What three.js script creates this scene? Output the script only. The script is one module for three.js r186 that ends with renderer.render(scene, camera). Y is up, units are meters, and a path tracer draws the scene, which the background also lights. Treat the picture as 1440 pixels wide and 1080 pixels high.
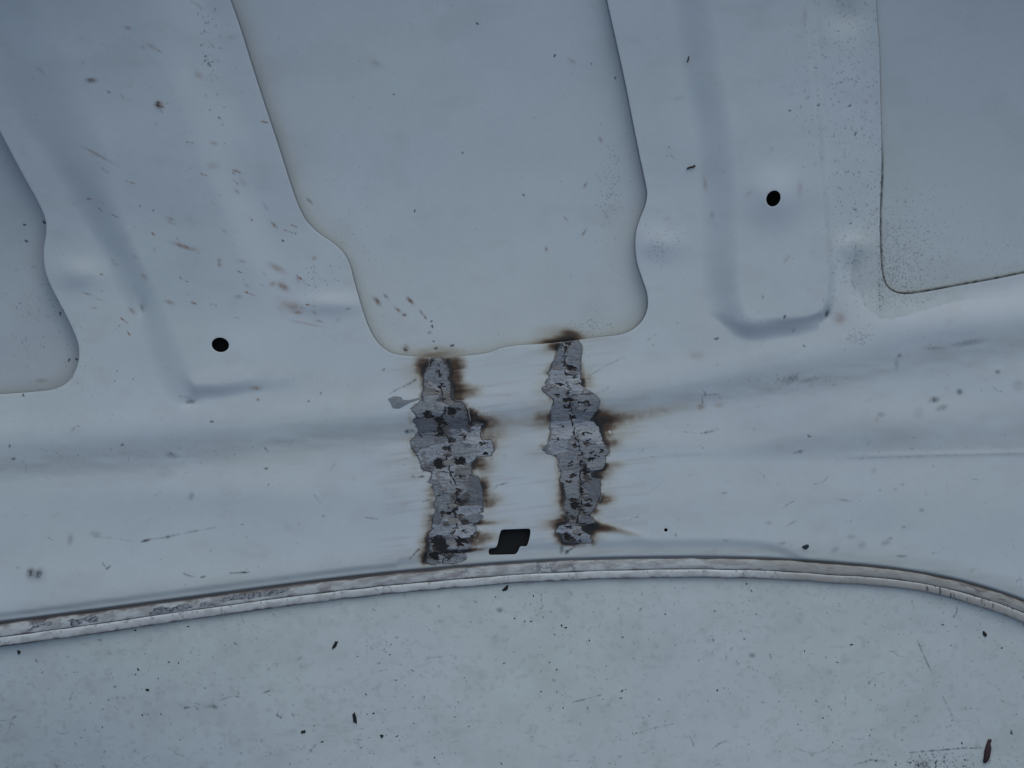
import * as THREE from 'three';
import { RoundedBoxGeometry } from 'three/addons/geometries/RoundedBoxGeometry.js';
import { mergeGeometries } from 'three/addons/utils/BufferGeometryUtils.js';

// ------------------------------------------------------------------ camera, sky, sun, exposure
const S = 0.0005;                          // metres per layout unit (u to the right, v towards the viewer's feet)
const scene = new THREE.Scene();
const CAM_Y = 2.6;
const camera = new THREE.PerspectiveCamera(2 * Math.atan(540 * S / (CAM_Y - 0.046)) * 180 / Math.PI, 4 / 3, 0.05, 60);
camera.up.set(0, 0, -1);
camera.position.set(0, CAM_Y, 0);
camera.lookAt(0, 0, 0);
const renderer = new THREE.WebGLRenderer({ antialias: true });
renderer.setSize(1024, 768);
renderer.toneMapping = THREE.LinearToneMapping;
renderer.toneMappingExposure = 0.632;
renderer.shadowMap.enabled = true;

const sm = (a, b, x) => { const t = Math.min(1, Math.max(0, (x - a) / (b - a))); return t * t * (3 - 2 * t); };
const lerp = (a, b, t) => a + (b - a) * t;
const LDIR = new THREE.Vector3(0.17, 0.54, -0.72).normalize();     // brightest part of the overcast sky
{
  const w = 256, h = 128, d = new Float32Array(w * h * 4);
  for (let j = 0; j < h; j++) for (let i = 0; i < w; i++) {
    const el = ((j + 0.5) / h - 0.5) * Math.PI, az = ((i + 0.5) / w - 0.5) * 2 * Math.PI;
    const x = Math.cos(el) * Math.cos(az), y = Math.sin(el), z = Math.cos(el) * Math.sin(az);
    const c = x * LDIR.x + y * LDIR.y + z * LDIR.z;
    const f = Math.pow(0.5 + 0.5 * c, 3.2), ze = Math.pow(Math.max(0, y), 5), k = 0.05 + 1.42 * f + 0.66 * ze;
    const up = y > 0 ? 1 : 0.25, o = (j * w + i) * 4, q = Math.min(1, sm(0.1, 0.85, f) + 0.8 * ze);
    d[o] = lerp(0.28, 0.722, q) * k * up; d[o + 1] = lerp(0.63, 0.82, q) * k * up; d[o + 2] = lerp(1.42, 0.85, q) * k * up; d[o + 3] = 1;
  }
  const t = new THREE.DataTexture(d, w, h, THREE.RGBAFormat, THREE.FloatType);
  t.mapping = THREE.EquirectangularReflectionMapping; t.magFilter = t.minFilter = THREE.LinearFilter; t.wrapS = THREE.RepeatWrapping; t.needsUpdate = true;
  scene.background = t; scene.environment = t;
}
const sun = new THREE.DirectionalLight(0xfffbf6, 0.6);
sun.position.copy(LDIR).multiplyScalar(3); sun.castShadow = true; sun.shadow.radius = 55;
sun.shadow.mapSize.set(2048, 2048);
Object.assign(sun.shadow.camera, { left: -0.8, right: 0.8, top: 0.8, bottom: -0.8, near: 0.1, far: 6 });
scene.add(sun); scene.add(sun.target);

// ------------------------------------------------------------------ helpers
let seed = 12345;
const rnd = () => { seed = (seed * 1664525 + 1013904223) >>> 0; return seed / 4294967296; };
const rr = (a, b) => a + (b - a) * rnd();
const clamp = (x, a, b) => x < a ? a : x > b ? b : x;
const hash = (x, y) => { let h = Math.imul(x, 374761393) + Math.imul(y, 668265263) | 0; h = Math.imul(h ^ (h >>> 13), 1274126177); return ((h ^ (h >>> 16)) >>> 0) / 4294967296; };
function vn(x, y) {
  const xi = Math.floor(x), yi = Math.floor(y); let fx = x - xi, fy = y - yi;
  fx = fx * fx * (3 - 2 * fx); fy = fy * fy * (3 - 2 * fy);
  const a = hash(xi, yi), b = hash(xi + 1, yi), c = hash(xi, yi + 1), d = hash(xi + 1, yi + 1);
  return a + (b - a) * fx + (c - a + (a - b - c + d) * fx) * fy;
}
function fbm(x, y, n = 4) { let s = 0, a = 0.5, t = 0; for (let i = 0; i < n; i++) { s += a * vn(x, y); t += a; a *= 0.5; x = x * 2.03 + 17.3; y = y * 2.03 + 9.1; } return s / t; }
function pl(pts) {                                                       // piecewise smooth function of one variable
  return x => {
    if (x <= pts[0][0]) return pts[0][1] + (x - pts[0][0]) * (pts[1][1] - pts[0][1]) / (pts[1][0] - pts[0][0]);
    const n = pts.length;
    if (x >= pts[n - 1][0]) return pts[n - 1][1] + (x - pts[n - 1][0]) * (pts[n - 1][1] - pts[n - 2][1]) / (pts[n - 1][0] - pts[n - 2][0]);
    let i = 0; while (x > pts[i + 1][0]) i++;
    const p0 = pts[Math.max(0, i - 1)], p1 = pts[i], p2 = pts[i + 1], p3 = pts[Math.min(n - 1, i + 2)];
    const h = p2[0] - p1[0], t = (x - p1[0]) / h;
    const m1 = (p2[1] - p0[1]) / (p2[0] - p0[0]) * h, m2 = (p3[1] - p1[1]) / (p3[0] - p1[0]) * h;
    return (2 * t ** 3 - 3 * t * t + 1) * p1[1] + (t ** 3 - 2 * t * t + t) * m1 + (-2 * t ** 3 + 3 * t * t) * p2[1] + (t ** 3 - t * t) * m2;
  };
}
function spline(pts, per = 6) {
  const c = new THREE.CatmullRomCurve3(pts.map(p => new THREE.Vector3(p[0], p[1], 0)), true, 'centripetal');
  return c.getPoints(pts.length * per).slice(0, -1).map(p => [p.x, p.y]);
}
class Field {                                                            // signed distance to an outline, positive inside
  constructor(poly, res, margin) {
    let x0 = 1e9, y0 = 1e9, x1 = -1e9, y1 = -1e9;
    for (const p of poly) { x0 = Math.min(x0, p[0]); y0 = Math.min(y0, p[1]); x1 = Math.max(x1, p[0]); y1 = Math.max(y1, p[1]); }
    this.x0 = x0 - margin; this.y0 = y0 - margin; this.res = res; this.m = margin;
    this.w = Math.ceil((x1 - x0 + 2 * margin) / res) + 2; this.h = Math.ceil((y1 - y0 + 2 * margin) / res) + 2;
    const d = this.d = new Float32Array(this.w * this.h), n = poly.length;
    for (let j = 0; j < this.h; j++) for (let i = 0; i < this.w; i++) {
      const x = this.x0 + i * res, y = this.y0 + j * res; let best = 1e18, ins = false;
      for (let k = 0, l = n - 1; k < n; l = k++) {
        const ax = poly[l][0], ay = poly[l][1], bx = poly[k][0], by = poly[k][1], ex = bx - ax, ey = by - ay;
        let t = ((x - ax) * ex + (y - ay) * ey) / (ex * ex + ey * ey + 1e-9); t = t < 0 ? 0 : t > 1 ? 1 : t;
        const qx = ax + ex * t - x, qy = ay + ey * t - y, q = qx * qx + qy * qy; if (q < best) best = q;
        if ((ay > y) !== (by > y) && x < ex * (y - ay) / ey + ax) ins = !ins;
      }
      d[j * this.w + i] = Math.sqrt(best) * (ins ? 1 : -1);
    }
  }
  at(x, y) {
    const fx = (x - this.x0) / this.res, fy = (y - this.y0) / this.res;
    if (fx < 0 || fy < 0 || fx >= this.w - 1 || fy >= this.h - 1) return -this.m;
    const i = fx | 0, j = fy | 0, a = fx - i, b = fy - j, o = j * this.w + i, d = this.d;
    return (d[o] * (1 - a) + d[o + 1] * a) * (1 - b) + (d[o + this.w] * (1 - a) + d[o + this.w + 1] * a) * b;
  }
}
class Layer {                                                            // one channel of stains on a sheet
  constructor(u0, v0, u1, v1, w, h) { Object.assign(this, { u0, v0, u1, v1, w, h }); this.d = new Float32Array(w * h); this.kx = w / (u1 - u0); this.ky = h / (v1 - v0); }
  blob(cx, cy, rx, ry, amp, ang = 0, pow = 1) {
    const R = Math.max(rx, ry) * 2.3, c = Math.cos(ang), s = Math.sin(ang);
    const i0 = Math.max(0, ((cx - R - this.u0) * this.kx) | 0), i1 = Math.min(this.w - 1, ((cx + R - this.u0) * this.kx) | 0);
    const j0 = Math.max(0, ((cy - R - this.v0) * this.ky) | 0), j1 = Math.min(this.h - 1, ((cy + R - this.v0) * this.ky) | 0);
    for (let j = j0; j <= j1; j++) for (let i = i0; i <= i1; i++) {
      const x = this.u0 + (i + 0.5) / this.kx - cx, y = this.v0 + (j + 0.5) / this.ky - cy;
      const a = (x * c + y * s) / rx, b = (-x * s + y * c) / ry, q = a * a + b * b;
      if (q < 5.2) this.d[j * this.w + i] += amp * Math.exp(-Math.pow(q, pow));
    }
  }
  spot(cx, cy, r, amp, wob = 0.35) {                                      // hard-edged uneven fleck
    const sd = (cx * 7.1 + cy * 3.3) % 97, R = r * 2;
    const i0 = Math.max(0, ((cx - R - this.u0) * this.kx) | 0), i1 = Math.min(this.w - 1, ((cx + R - this.u0) * this.kx) | 0);
    const j0 = Math.max(0, ((cy - R - this.v0) * this.ky) | 0), j1 = Math.min(this.h - 1, ((cy + R - this.v0) * this.ky) | 0);
    for (let j = j0; j <= j1; j++) for (let i = i0; i <= i1; i++) {
      const x = this.u0 + (i + 0.5) / this.kx - cx, y = this.v0 + (j + 0.5) / this.ky - cy, a = Math.atan2(y, x);
      const rad = r * (1 + wob * (Math.sin(a * 2 + sd) + 0.6 * Math.sin(a * 3 + sd * 2)));
      this.d[j * this.w + i] += amp * sm(rad + 0.7, rad - 0.7, Math.hypot(x, y));
    }
  }
  stroke(pts, w, amp) {
    for (let k = 0; k + 1 < pts.length; k++) {
      const [ax, ay] = pts[k], [bx, by] = pts[k + 1], L = Math.hypot(bx - ax, by - ay), n = Math.max(1, Math.ceil(L / (w * 0.6)));
      for (let i = 0; i < n; i++) { const t = i / n, f = 0.5 + vn(ax + t * L * 0.3, ay * 0.37 + k); this.blob(lerp(ax, bx, t), lerp(ay, by, t), w * f, w * f, amp * f * 0.28); }
    }
  }
  get(i) { return this.d[i]; }
}
const toS = x => { x = clamp(x, 0, 1); return 255 * (x < 0.0031308 ? 12.92 * x : 1.055 * Math.pow(x, 1 / 2.4) - 0.055); };
function colourMap(w, h, f) {
  const d = new Uint8Array(w * h * 4), c = [0, 0, 0];
  for (let j = 0; j < h; j++) for (let i = 0; i < w; i++) { f(i, j, c); const o = (j * w + i) * 4; d[o] = toS(c[0]); d[o + 1] = toS(c[1]); d[o + 2] = toS(c[2]); d[o + 3] = 255; }
  const t = new THREE.DataTexture(d, w, h); t.colorSpace = THREE.SRGBColorSpace; t.magFilter = THREE.LinearFilter; t.minFilter = THREE.LinearMipmapLinearFilter; t.generateMipmaps = true; t.anisotropy = 8; t.needsUpdate = true; return t;
}
function greyMap(w, h, f) {
  const d = new Uint8Array(w * h * 4);
  for (let j = 0; j < h; j++) for (let i = 0; i < w; i++) { const x = clamp(f(i, j), 0, 1) * 255, o = (j * w + i) * 4; d[o] = d[o + 1] = d[o + 2] = x; d[o + 3] = 255; }
  const t = new THREE.DataTexture(d, w, h); t.magFilter = THREE.LinearFilter; t.minFilter = THREE.LinearMipmapLinearFilter; t.generateMipmaps = true; t.needsUpdate = true; return t;
}
const mix = (c, r, g, b, k) => { k = clamp(k, 0, 1); c[0] += (r - c[0]) * k; c[1] += (g - c[1]) * k; c[2] += (b - c[2]) * k; };
const X = u => (u - 720) * S, Z = v => (v - 540) * S;
const names = {};
function numbered(n) { const k = names[n] = (names[n] ?? -1) + 1; return k ? n + '_' + String(k).padStart(3, '0') : n; }
function part(name, geo, mat, parent, label) { const m = new THREE.Mesh(geo, mat); m.name = name; m.castShadow = m.receiveShadow = true; if (label) m.userData.label = label; parent.add(m); return m; }
function thing(name, geo, mat, label, category, group) {
  const m = new THREE.Mesh(geo, mat); m.name = numbered(name); m.castShadow = m.receiveShadow = true; m.userData = { label, category }; if (group) m.userData.group = group; scene.add(m); return m;
}
// A sheet: height field hf(u, v, d) on a grid, kept where keep(u, v) > 0, with the cut edge given a thickness.
function sheet({ u0, u1, v0, v1, step, keep, hf, tu0, tu1, tv0, tv1, thick }) {
  const nu = Math.round((u1 - u0) / step), nv = Math.round((v1 - v0) / step), W = nu + 1, N = W * (nv + 1);
  const D = new Float32Array(N), H = new Float32Array(N), pos = [], nor = [], uv = [], idx = [], map = new Int32Array(N).fill(-1);
  for (let j = 0; j <= nv; j++) for (let i = 0; i <= nu; i++) { const u = u0 + i * step, v = v0 + j * step, o = j * W + i; D[o] = keep ? keep(u, v) : 1; H[o] = hf(u, v, D[o]); }
  const q = 2 * step * S;
  const data = (i, j) => {
    const o = j * W + i, l = H[i > 0 ? o - 1 : o], r = H[i < nu ? o + 1 : o], a = H[j > 0 ? o - W : o], b = H[j < nv ? o + W : o];
    return [u0 + i * step, v0 + j * step, H[o], (l - r) / q, (a - b) / q, D[o], o];
  };
  const push = p => {
    pos.push(X(p[0]), p[2], Z(p[1])); const L = Math.hypot(p[3], 1, p[4]); nor.push(p[3] / L, 1 / L, p[4] / L);
    uv.push((p[0] - tu0) / (tu1 - tu0), (p[1] - tv0) / (tv1 - tv0)); return pos.length / 3 - 1;
  };
  const vid = p => { if (map[p[6]] < 0) map[p[6]] = push(p); return map[p[6]]; };
  const cut = (a, b) => { const t = a[5] / (a[5] - b[5]); return [0, 1, 2, 3, 4].map(k => a[k] + (b[k] - a[k]) * t); };
  const wall = (a, b) => {
    const nx = (b[1] - a[1]), nz = -(b[0] - a[0]), L = Math.hypot(nx, nz) || 1, o = pos.length / 3;
    for (const [p, dy] of [[a, 0], [b, 0], [b, thick], [a, thick]]) {
      pos.push(X(p[0]), p[2] - dy, Z(p[1])); nor.push(-nx / L, 0, -nz / L); uv.push((p[0] - tu0) / (tu1 - tu0), (p[1] - tv0) / (tv1 - tv0));
    }
    idx.push(o, o + 1, o + 2, o, o + 2, o + 3);
  };
  const tri = (a, b, c) => {
    const P = [a, b, c], k = P.filter(p => p[5] > 0).length;
    if (k === 3) { idx.push(vid(a), vid(b), vid(c)); return; }
    if (!k) return;
    for (let r = 0; r < 3; r++) {
      const [p, s, t] = [P[r], P[(r + 1) % 3], P[(r + 2) % 3]];
      if (k === 1 && p[5] > 0) { const m = cut(p, s), n = cut(p, t); idx.push(vid(p), push(m), push(n)); if (thick) wall(n, m); return; }
      if (k === 2 && p[5] <= 0) { const m = cut(s, p), n = cut(t, p); const M = push(m), Nn = push(n); idx.push(M, vid(s), vid(t), M, vid(t), Nn); if (thick) wall(m, n); return; }
    }
  };
  for (let j = 0; j < nv; j++) for (let i = 0; i < nu; i++) {
    const o = j * W + i; if (D[o] <= 0 && D[o + 1] <= 0 && D[o + W] <= 0 && D[o + W + 1] <= 0) continue;
    const a = data(i, j), b = data(i + 1, j), c = data(i, j + 1), e = data(i + 1, j + 1);
    if ((i + j) & 1) { tri(a, c, b); tri(b, c, e); } else { tri(a, c, e); tri(a, e, b); }
  }
  const g = new THREE.BufferGeometry();
  g.setAttribute('position', new THREE.Float32BufferAttribute(pos, 3)); g.setAttribute('normal', new THREE.Float32BufferAttribute(nor, 3));
  g.setAttribute('uv', new THREE.Float32BufferAttribute(uv, 2)); g.setIndex(idx); return g;
}

// ------------------------------------------------------------------ outlines of the bonnet (layout units)
const cutMid = spline([[300, -120], [330, 0], [345, 45], [362, 102], [380, 160], [398, 216], [412, 262], [422, 290], [433, 312], [450, 329], [470, 343], [485, 357], [494, 375], [499, 395], [506, 420], [512, 440], [518, 457], [527, 475], [537, 487], [553, 497], [580, 501], [613, 503], [660, 500], [687, 496], [702, 490.5], [722, 486.5], [760, 484], [800, 480], [840, 474.5], [873, 470.5], [890, 463], [903, 450], [909.5, 433], [909, 415], [902, 393], [895, 372], [892, 350], [893, 328], [899, 308], [905, 293], [908, 277], [906, 263], [898, 227], [888, 180], [877, 127], [862, 63], [847, 0], [820, -120]]);
const cutLeft = spline([[-260, -160], [-90, -20], [-40, 90], [0, 175], [17, 210], [37, 250], [55, 284], [65, 310], [65, 328], [61, 350], [62, 377], [69, 399], [83, 427], [99, 459], [108, 483], [109, 502], [104, 521], [93, 537], [73, 547], [43, 551], [0, 554], [-120, 560], [-260, 565]]);
const cutRight = spline([[1205, -140], [1218, 0], [1222, 43], [1226, 77], [1229, 133], [1232, 187], [1234, 247], [1233, 300], [1234, 345], [1236, 378], [1239, 394], [1244, 404], [1254, 411.5], [1268, 414.5], [1293, 412], [1343, 403], [1393, 394], [1440, 384.5], [1560, 362], [1700, 335], [1700, -140]]);
const hatLeft = spline([[-40, -140], [22, 10], [62, 110], [96, 185], [124, 245], [152, 312], [192, 395], [222, 460], [244, 515], [268, 548], [300, 549], [360, 541], [415, 533], [436, 500], [410, 440], [366, 350], [330, 262], [306, 180], [280, 95], [248, 5], [205, -140]]);
const hatRight = spline([[925, -140], [968, 20], [988, 130], [1002, 200], [1010, 300], [1013, 390], [1022, 440], [1045, 463], [1100, 459], [1143, 450], [1160, 437], [1165, 400], [1162, 350], [1150, 240], [1140, 133], [1127, 20], [1112, -140]]);
const latch = [[704.2, 746.5], [705.5, 744.8], [708, 744.2], [741, 742.9], [744.5, 743.2], [746, 745.5], [745.5, 752.5], [743.5, 761], [741.5, 766.6], [739.5, 768.2], [736, 768], [733, 767.6], [731, 768.8], [729, 773.6], [727.2, 777.4], [724, 779.4], [690, 780.2], [687.6, 779.4], [687, 777], [687.5, 772.6], [689, 770.7], [695.5, 770.2], [698.2, 768.4], [700.2, 763], [702.2, 752.5]];
const weldL = [[602, 516], [606, 504], [617, 503], [624, 502], [630, 513], [632.5, 518.6], [633, 527], [630, 532.5], [634.6, 538], [635, 548], [634, 556], [636, 561.7], [642, 566], [650.5, 564.5], [655, 570], [657.5, 580], [659, 592], [659, 602.6], [667, 596], [678, 594], [681, 596], [677, 603], [675.4, 612.5], [678, 618], [691.4, 618], [693.5, 625], [695, 633], [691, 640], [684.4, 641.7], [673, 642.5], [667, 647], [663.6, 652.8], [663, 661], [663.6, 668], [673, 669.4], [674.7, 677.8], [678, 683], [679, 697], [680, 719.4], [672, 721.5], [679.6, 725.7], [674.7, 732], [666, 738], [669, 740], [670.4, 747], [662.8, 752.5], [657, 758], [662, 762], [666, 768], [657, 772], [645, 774.5], [656, 781.7], [656, 786], [649, 790], [638, 792], [620, 792], [606, 793], [599, 790], [601.7, 779], [604, 765], [601.7, 751], [608.6, 742.8], [608, 738.6], [608.6, 726], [613.5, 719], [610, 711], [613.6, 700], [610, 689], [606.7, 684.7], [611, 680], [601, 677.8], [606.7, 672], [606.7, 664], [595.6, 662.5], [592, 657], [591.4, 647], [585.8, 639], [579, 629], [576.8, 621], [584.4, 614], [589.4, 604.7], [584, 596], [579, 590], [586.7, 586.7], [584, 581], [578, 573.5], [589.4, 567], [595, 560], [593, 553], [595.7, 547.8], [596.4, 528], [599, 521]];
const weldR = [[784.6, 490], [791, 482], [803, 479.5], [811.7, 478.3], [815, 482], [817, 487], [819, 493], [817, 500], [816, 508], [816.5, 519], [816, 530.5], [817, 536], [816, 541], [823, 547], [834, 553.5], [841, 559.7], [843.5, 565], [841, 573.6], [836.7, 580.6], [829.7, 589], [828, 591], [835, 592.5], [841, 599.4], [843.6, 607.8], [847.8, 620], [853, 628.6], [857, 633.5], [854.7, 637], [851, 641], [850.5, 651], [848.5, 659], [838, 662], [831, 664], [832, 671], [843.6, 673], [844, 685.6], [845, 694], [841, 705], [836.7, 714.7], [831, 720], [829.7, 725.8], [839.4, 734], [828, 737], [817, 738.5], [820, 746.7], [829.7, 752], [833, 759], [832.5, 763], [817, 763.4], [809, 765], [794, 764.4], [791, 757], [789.4, 751], [781, 749.4], [780, 745], [786.7, 739.7], [797.8, 735.6], [802, 729], [795, 724], [791.5, 716], [793.6, 707.8], [795, 694], [793.6, 689.7], [792, 680], [787, 677], [788, 666], [784, 653.6], [786.7, 649.4], [782.5, 643], [768.6, 636], [761.7, 632], [770.7, 624], [774, 609], [772.8, 600.8], [774, 577.8], [779, 565], [775.6, 559.7], [763, 550], [761.7, 545.8], [768.6, 541.7], [765.8, 536], [772, 530.6], [770, 525], [775.6, 514], [781, 500]];
const patch = [[545.7, 561], [554.7, 557], [564.4, 558], [568, 562.4], [575.6, 562.5], [594, 558.2], [591, 562], [578, 566], [571, 570], [561.7, 574.6], [553, 574], [550, 567]];
const hemTop = pl([[-300, 916], [-120, 893], [0, 878], [240, 845], [480, 813], [640, 797], [760, 788.5], [860, 785], [960, 783.5], [1060, 785], [1120, 788], [1240, 798], [1320, 810.5], [1380, 825], [1440, 845], [1520, 880], [1640, 945]]);
const hemMid = u => hemTop(u) + lerp(lerp(22, 18.5, sm(0, 400, u)), 17.5, sm(700, 1000, u)) - 2.5 * sm(1150, 1260, u) * sm(1440, 1300, u);
const hemBot = u => hemMid(u) + lerp(13, 11, sm(100, 700, u)) + 2.5 * sm(1300, 1440, u);

const fMid = new Field(cutMid, 2, 90), fLeft = new Field(cutLeft, 2, 90), fRight = new Field(cutRight, 2, 90);
const fHatL = new Field(hatLeft, 2, 60), fHatR = new Field(hatRight, 2, 60), fLatch = new Field(latch, 0.5, 30);
function ragged(poly, amp) {                                               // saw-toothed grinding edge, teeth run across the bead
  const out = []; for (let k = 0; k < poly.length; k++) {
    const [ax, ay] = poly[k], [bx, by] = poly[(k + 1) % poly.length], n = Math.max(1, Math.round(Math.hypot(bx - ax, by - ay) / 1.3));
    for (let i = 0; i < n; i++) { const t = i / n, x = lerp(ax, bx, t), y = lerp(ay, by, t); out.push([x + (0.65 * (vn(y * 0.75, x * 0.08) - 0.5) + 0.8 * Math.abs(((y * 0.29 + vn(x / 9, y / 9) * 2) % 1) - 0.5) - 0.2) * amp, y + (vn(x * 0.2 + 40, y * 0.3) - 0.5) * amp * 0.3]); }
  } return out;
}
const fWL = new Field(ragged(weldL, 4.6), 0.75, 70), fWR = new Field(ragged(weldR, 4.2), 0.75, 70), fPatch = new Field(ragged(patch, 1.2), 0.5, 12);
const ell = (u, v, cx, cy, rx, ry, a) => { const c = Math.cos(a), s = Math.sin(a), x = (u - cx) * c + (v - cy) * s, y = -(u - cx) * s + (v - cy) * c, k = Math.hypot(x / rx, y / ry); return (1 - k) * Math.min(rx, ry); };

// ------------------------------------------------------------------ heights (metres)
const mm = 0.001;
const droop = (u, v) => sm(1000, 1500, u) * Math.pow(clamp(v - 600, 0, 290), 2) * S * 0.0002;
const crown = u => { const l = Math.max(0, 700 - u), r = Math.max(0, u - 900); return -l * l * S * 0.00013 + r * r * S * 0.00004; };   // across the bonnet
const base = (u, v) => {                                                   // the hollow of the upturned bonnet
  const a = Math.max(0, 640 - v);
  return 46 * mm + a * a * S * 0.00028 + crown(u) - droop(u, v) + Math.pow(Math.max(0, 420 - v), 2) * S * (0.0003 * sm(560, -60, u) + 0.00014 * sm(1050, 1500, u));
};
const skinH = (u, v) => base(u, v) + 0.25 * mm * (vn(u / 140, v / 140) - 0.5) - 2 * mm * sm(690, 800, v) - 0.3 * mm * Math.exp(-Math.pow((u - 718) / 130, 2) - Math.pow((v - 755) / 34, 2));
const bandC = pl([[-200, 676], [0, 651], [150, 641], [300, 626], [480, 608], [600, 598], [720, 591], [850, 577], [960, 560], [1100, 534], [1250, 508], [1350, 490], [1640, 455]]);
const bandD = pl([[600, 648], [850, 650], [1000, 636], [1100, 618], [1200, 600], [1300, 583], [1640, 540]]);
const stepE = u => { const t = hemTop(u); if (u < 560) return t - 10; if (u > 1140) return t - 0.5; return stepMid(u); };
const stepMid = pl([[500, 803], [560, 791], [600, 783.5], [640, 777.5], [700, 771.5], [760, 767], [834, 764.5], [960, 764], [1040, 764], [1085, 769], [1120, 783.5], [1140, 788.3], [1180, 791]]);
const bumps = [[110, 386, 30, 19, 1.7], [924, 345, 30, 18, 1.3], [1197, 348, 24, 15, 1.4], [466, 428, 42, 13, 1.3], [1178, 30, 26, 22, -1.4], [1160, 441, 5, 9, -0.8], [1083, 280, 34, 32, 2.0], [200, 432, 7, 14, -0.7], [268, 566, 12, 6, -0.6], [80, 40, 60, 60, -0.6], [1010, 410, 20, 40, -0.8], [1300, 560, 130, 25, -0.5], [860, 622, 140, 16, 0.5], [300, 690, 240, 26, 0.6], [700, 640, 60, 26, 0.5]];
function frameRaw(u, v) {
  let h = base(u, v) + 11 * mm + 0.5 * mm * sm(560, 860, u) * sm(360, 120, v) * sm(1150, 1000, u) + 3.5 * mm * sm(520, 340, u) * sm(360, 200, v) - 3 * mm * sm(560, 760, v);
  const dr = -fRight.at(u, v); h -= lerp(8.6, 5.5, sm(300, 410, v)) * mm * sm(80, 4, dr) * sm(470, 400, v);
  if (v < 640) {
    const foot = sm(515, 540, v + (u - 260) * 0.06) * sm(250, 275, u), wl = lerp(lerp(56, 30, sm(60, 430, v)), 13, foot) * (0.85 + 0.4 * vn(u / 70, v / 70)), hl = sm(-wl, wl * 0.8, fHatL.at(u, v) + 3 * (vn(u / 40 + 5, v / 40) - 0.5));
    h += 6.6 * mm * hl * lerp(lerp(1.15, 0.5, sm(330, 470, v)), 0.62, foot) * lerp(1, 0.12, sm(280, 425, u)) * lerp(1, 0.8, sm(260, 0, v));
    const wr = v > 435 && u < 1150 ? lerp(lerp(30, 8, sm(1010, 1140, u)), 17, sm(435, 462, v)) : lerp(30, 8, sm(1010, 1140, u));
    h += 6.8 * mm * lerp(1, 0.7, sm(1090, 1160, u)) * sm(-wr, wr * 0.85, fHatR.at(u, v) + 3 * (vn(u / 40 + 9, v / 40) - 0.5)) * lerp(1, 0.8, sm(200, 0, v));
  }
  const cw = lerp(lerp(30, 22, sm(100, 560, u)), 34, sm(900, 1350, u));
  h -= 3.0 * mm * sm(-cw, cw, v - bandC(u));
  h += 0.9 * mm * Math.exp(-Math.pow((v - bandC(u) + cw + 8) / 22, 2));
  h -= 3.2 * mm * sm(930, 1230, u) * sm(bandD(u) - 6, 650, v);
  h += 0.35 * mm * Math.exp(-Math.pow((v - 641 + 0.02 * (u - 1190)) / 3.4, 2)) * sm(1170, 1240, u);
  h -= 2.2 * mm * sm(690, 800, v);
  const e = stepE(u), ew = u > 560 && u < 1120 ? 8 : 5; h -= 1.4 * mm * sm(-ew, ew, v - e);
  h -= 1.4 * mm * sm(-3.2, 0.5, v - hemTop(u));
  h += 0.5 * mm * Math.exp(-Math.pow((v - (738 + (u - 840) * 0.26)) / 6, 2)) * sm(815, 845, u) * sm(935, 880, u);
  for (const b of bumps) { const x = (u - b[0]) / b[2], y = (v - b[1]) / b[3], q = x * x + y * y; if (q < 6) h += 1.5 * b[4] * mm * Math.exp(-q); }
  h += 1.1 * mm * (fbm(u / 170, v / 110, 2) - 0.5) + 0.12 * mm * (vn(u / 38, v / 30) - 0.5);
  const w = Math.max(fWL.at(u, v), fWR.at(u, v)); if (w > -60) h += 0.35 * mm * (vn(u / 26, v / 17) - 0.5) * sm(-60, -5, w);   // heat distortion
  return h;
}
const holes = (u, v) => Math.max(ell(u, v, 311, 485, 12.3, 10.2, 0.18), ell(u, v, 1082, 283, 9.6, 11.3, 0.45), ell(u, v, 936, 745, 2.6, 2.6, 0), fLatch.at(u, v));
function frameKeep(u, v) {
  return Math.min(-fMid.at(u, v), -fLeft.at(u, v), -fRight.at(u, v), -holes(u, v), hemTop(u) + 1.5 - v, 4 - Math.max(fWL.at(u, v), fWR.at(u, v)));
}
function frameH(u, v) {
  const d = Math.min(-fMid.at(u, v), -fLeft.at(u, v), -fRight.at(u, v), -holes(u, v)), R = 1.6;
  let h = frameRaw(u, v); const w = Math.max(fWL.at(u, v), fWR.at(u, v));
  if (d < R) { const t = 1 - clamp(d, 0, R) / R; h -= 0.3 * mm * (1 - Math.sqrt(Math.max(0, 1 - t * t * 0.9))); }
  if (w > -1) h -= 0.5 * mm * sm(-0.5, 2.5, w);
  return h;
}

// ------------------------------------------------------------------ stains and paint maps
const FU0 = -120, FU1 = 1560, FV0 = -100, FV1 = 900, FW = 2048, FH = 1280;
const L = () => new Layer(FU0, FV0, FU1, FV1, FW, FH);
const burnAndCrease = L(), dirt = L(), rust = L(), pale = L();
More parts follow.
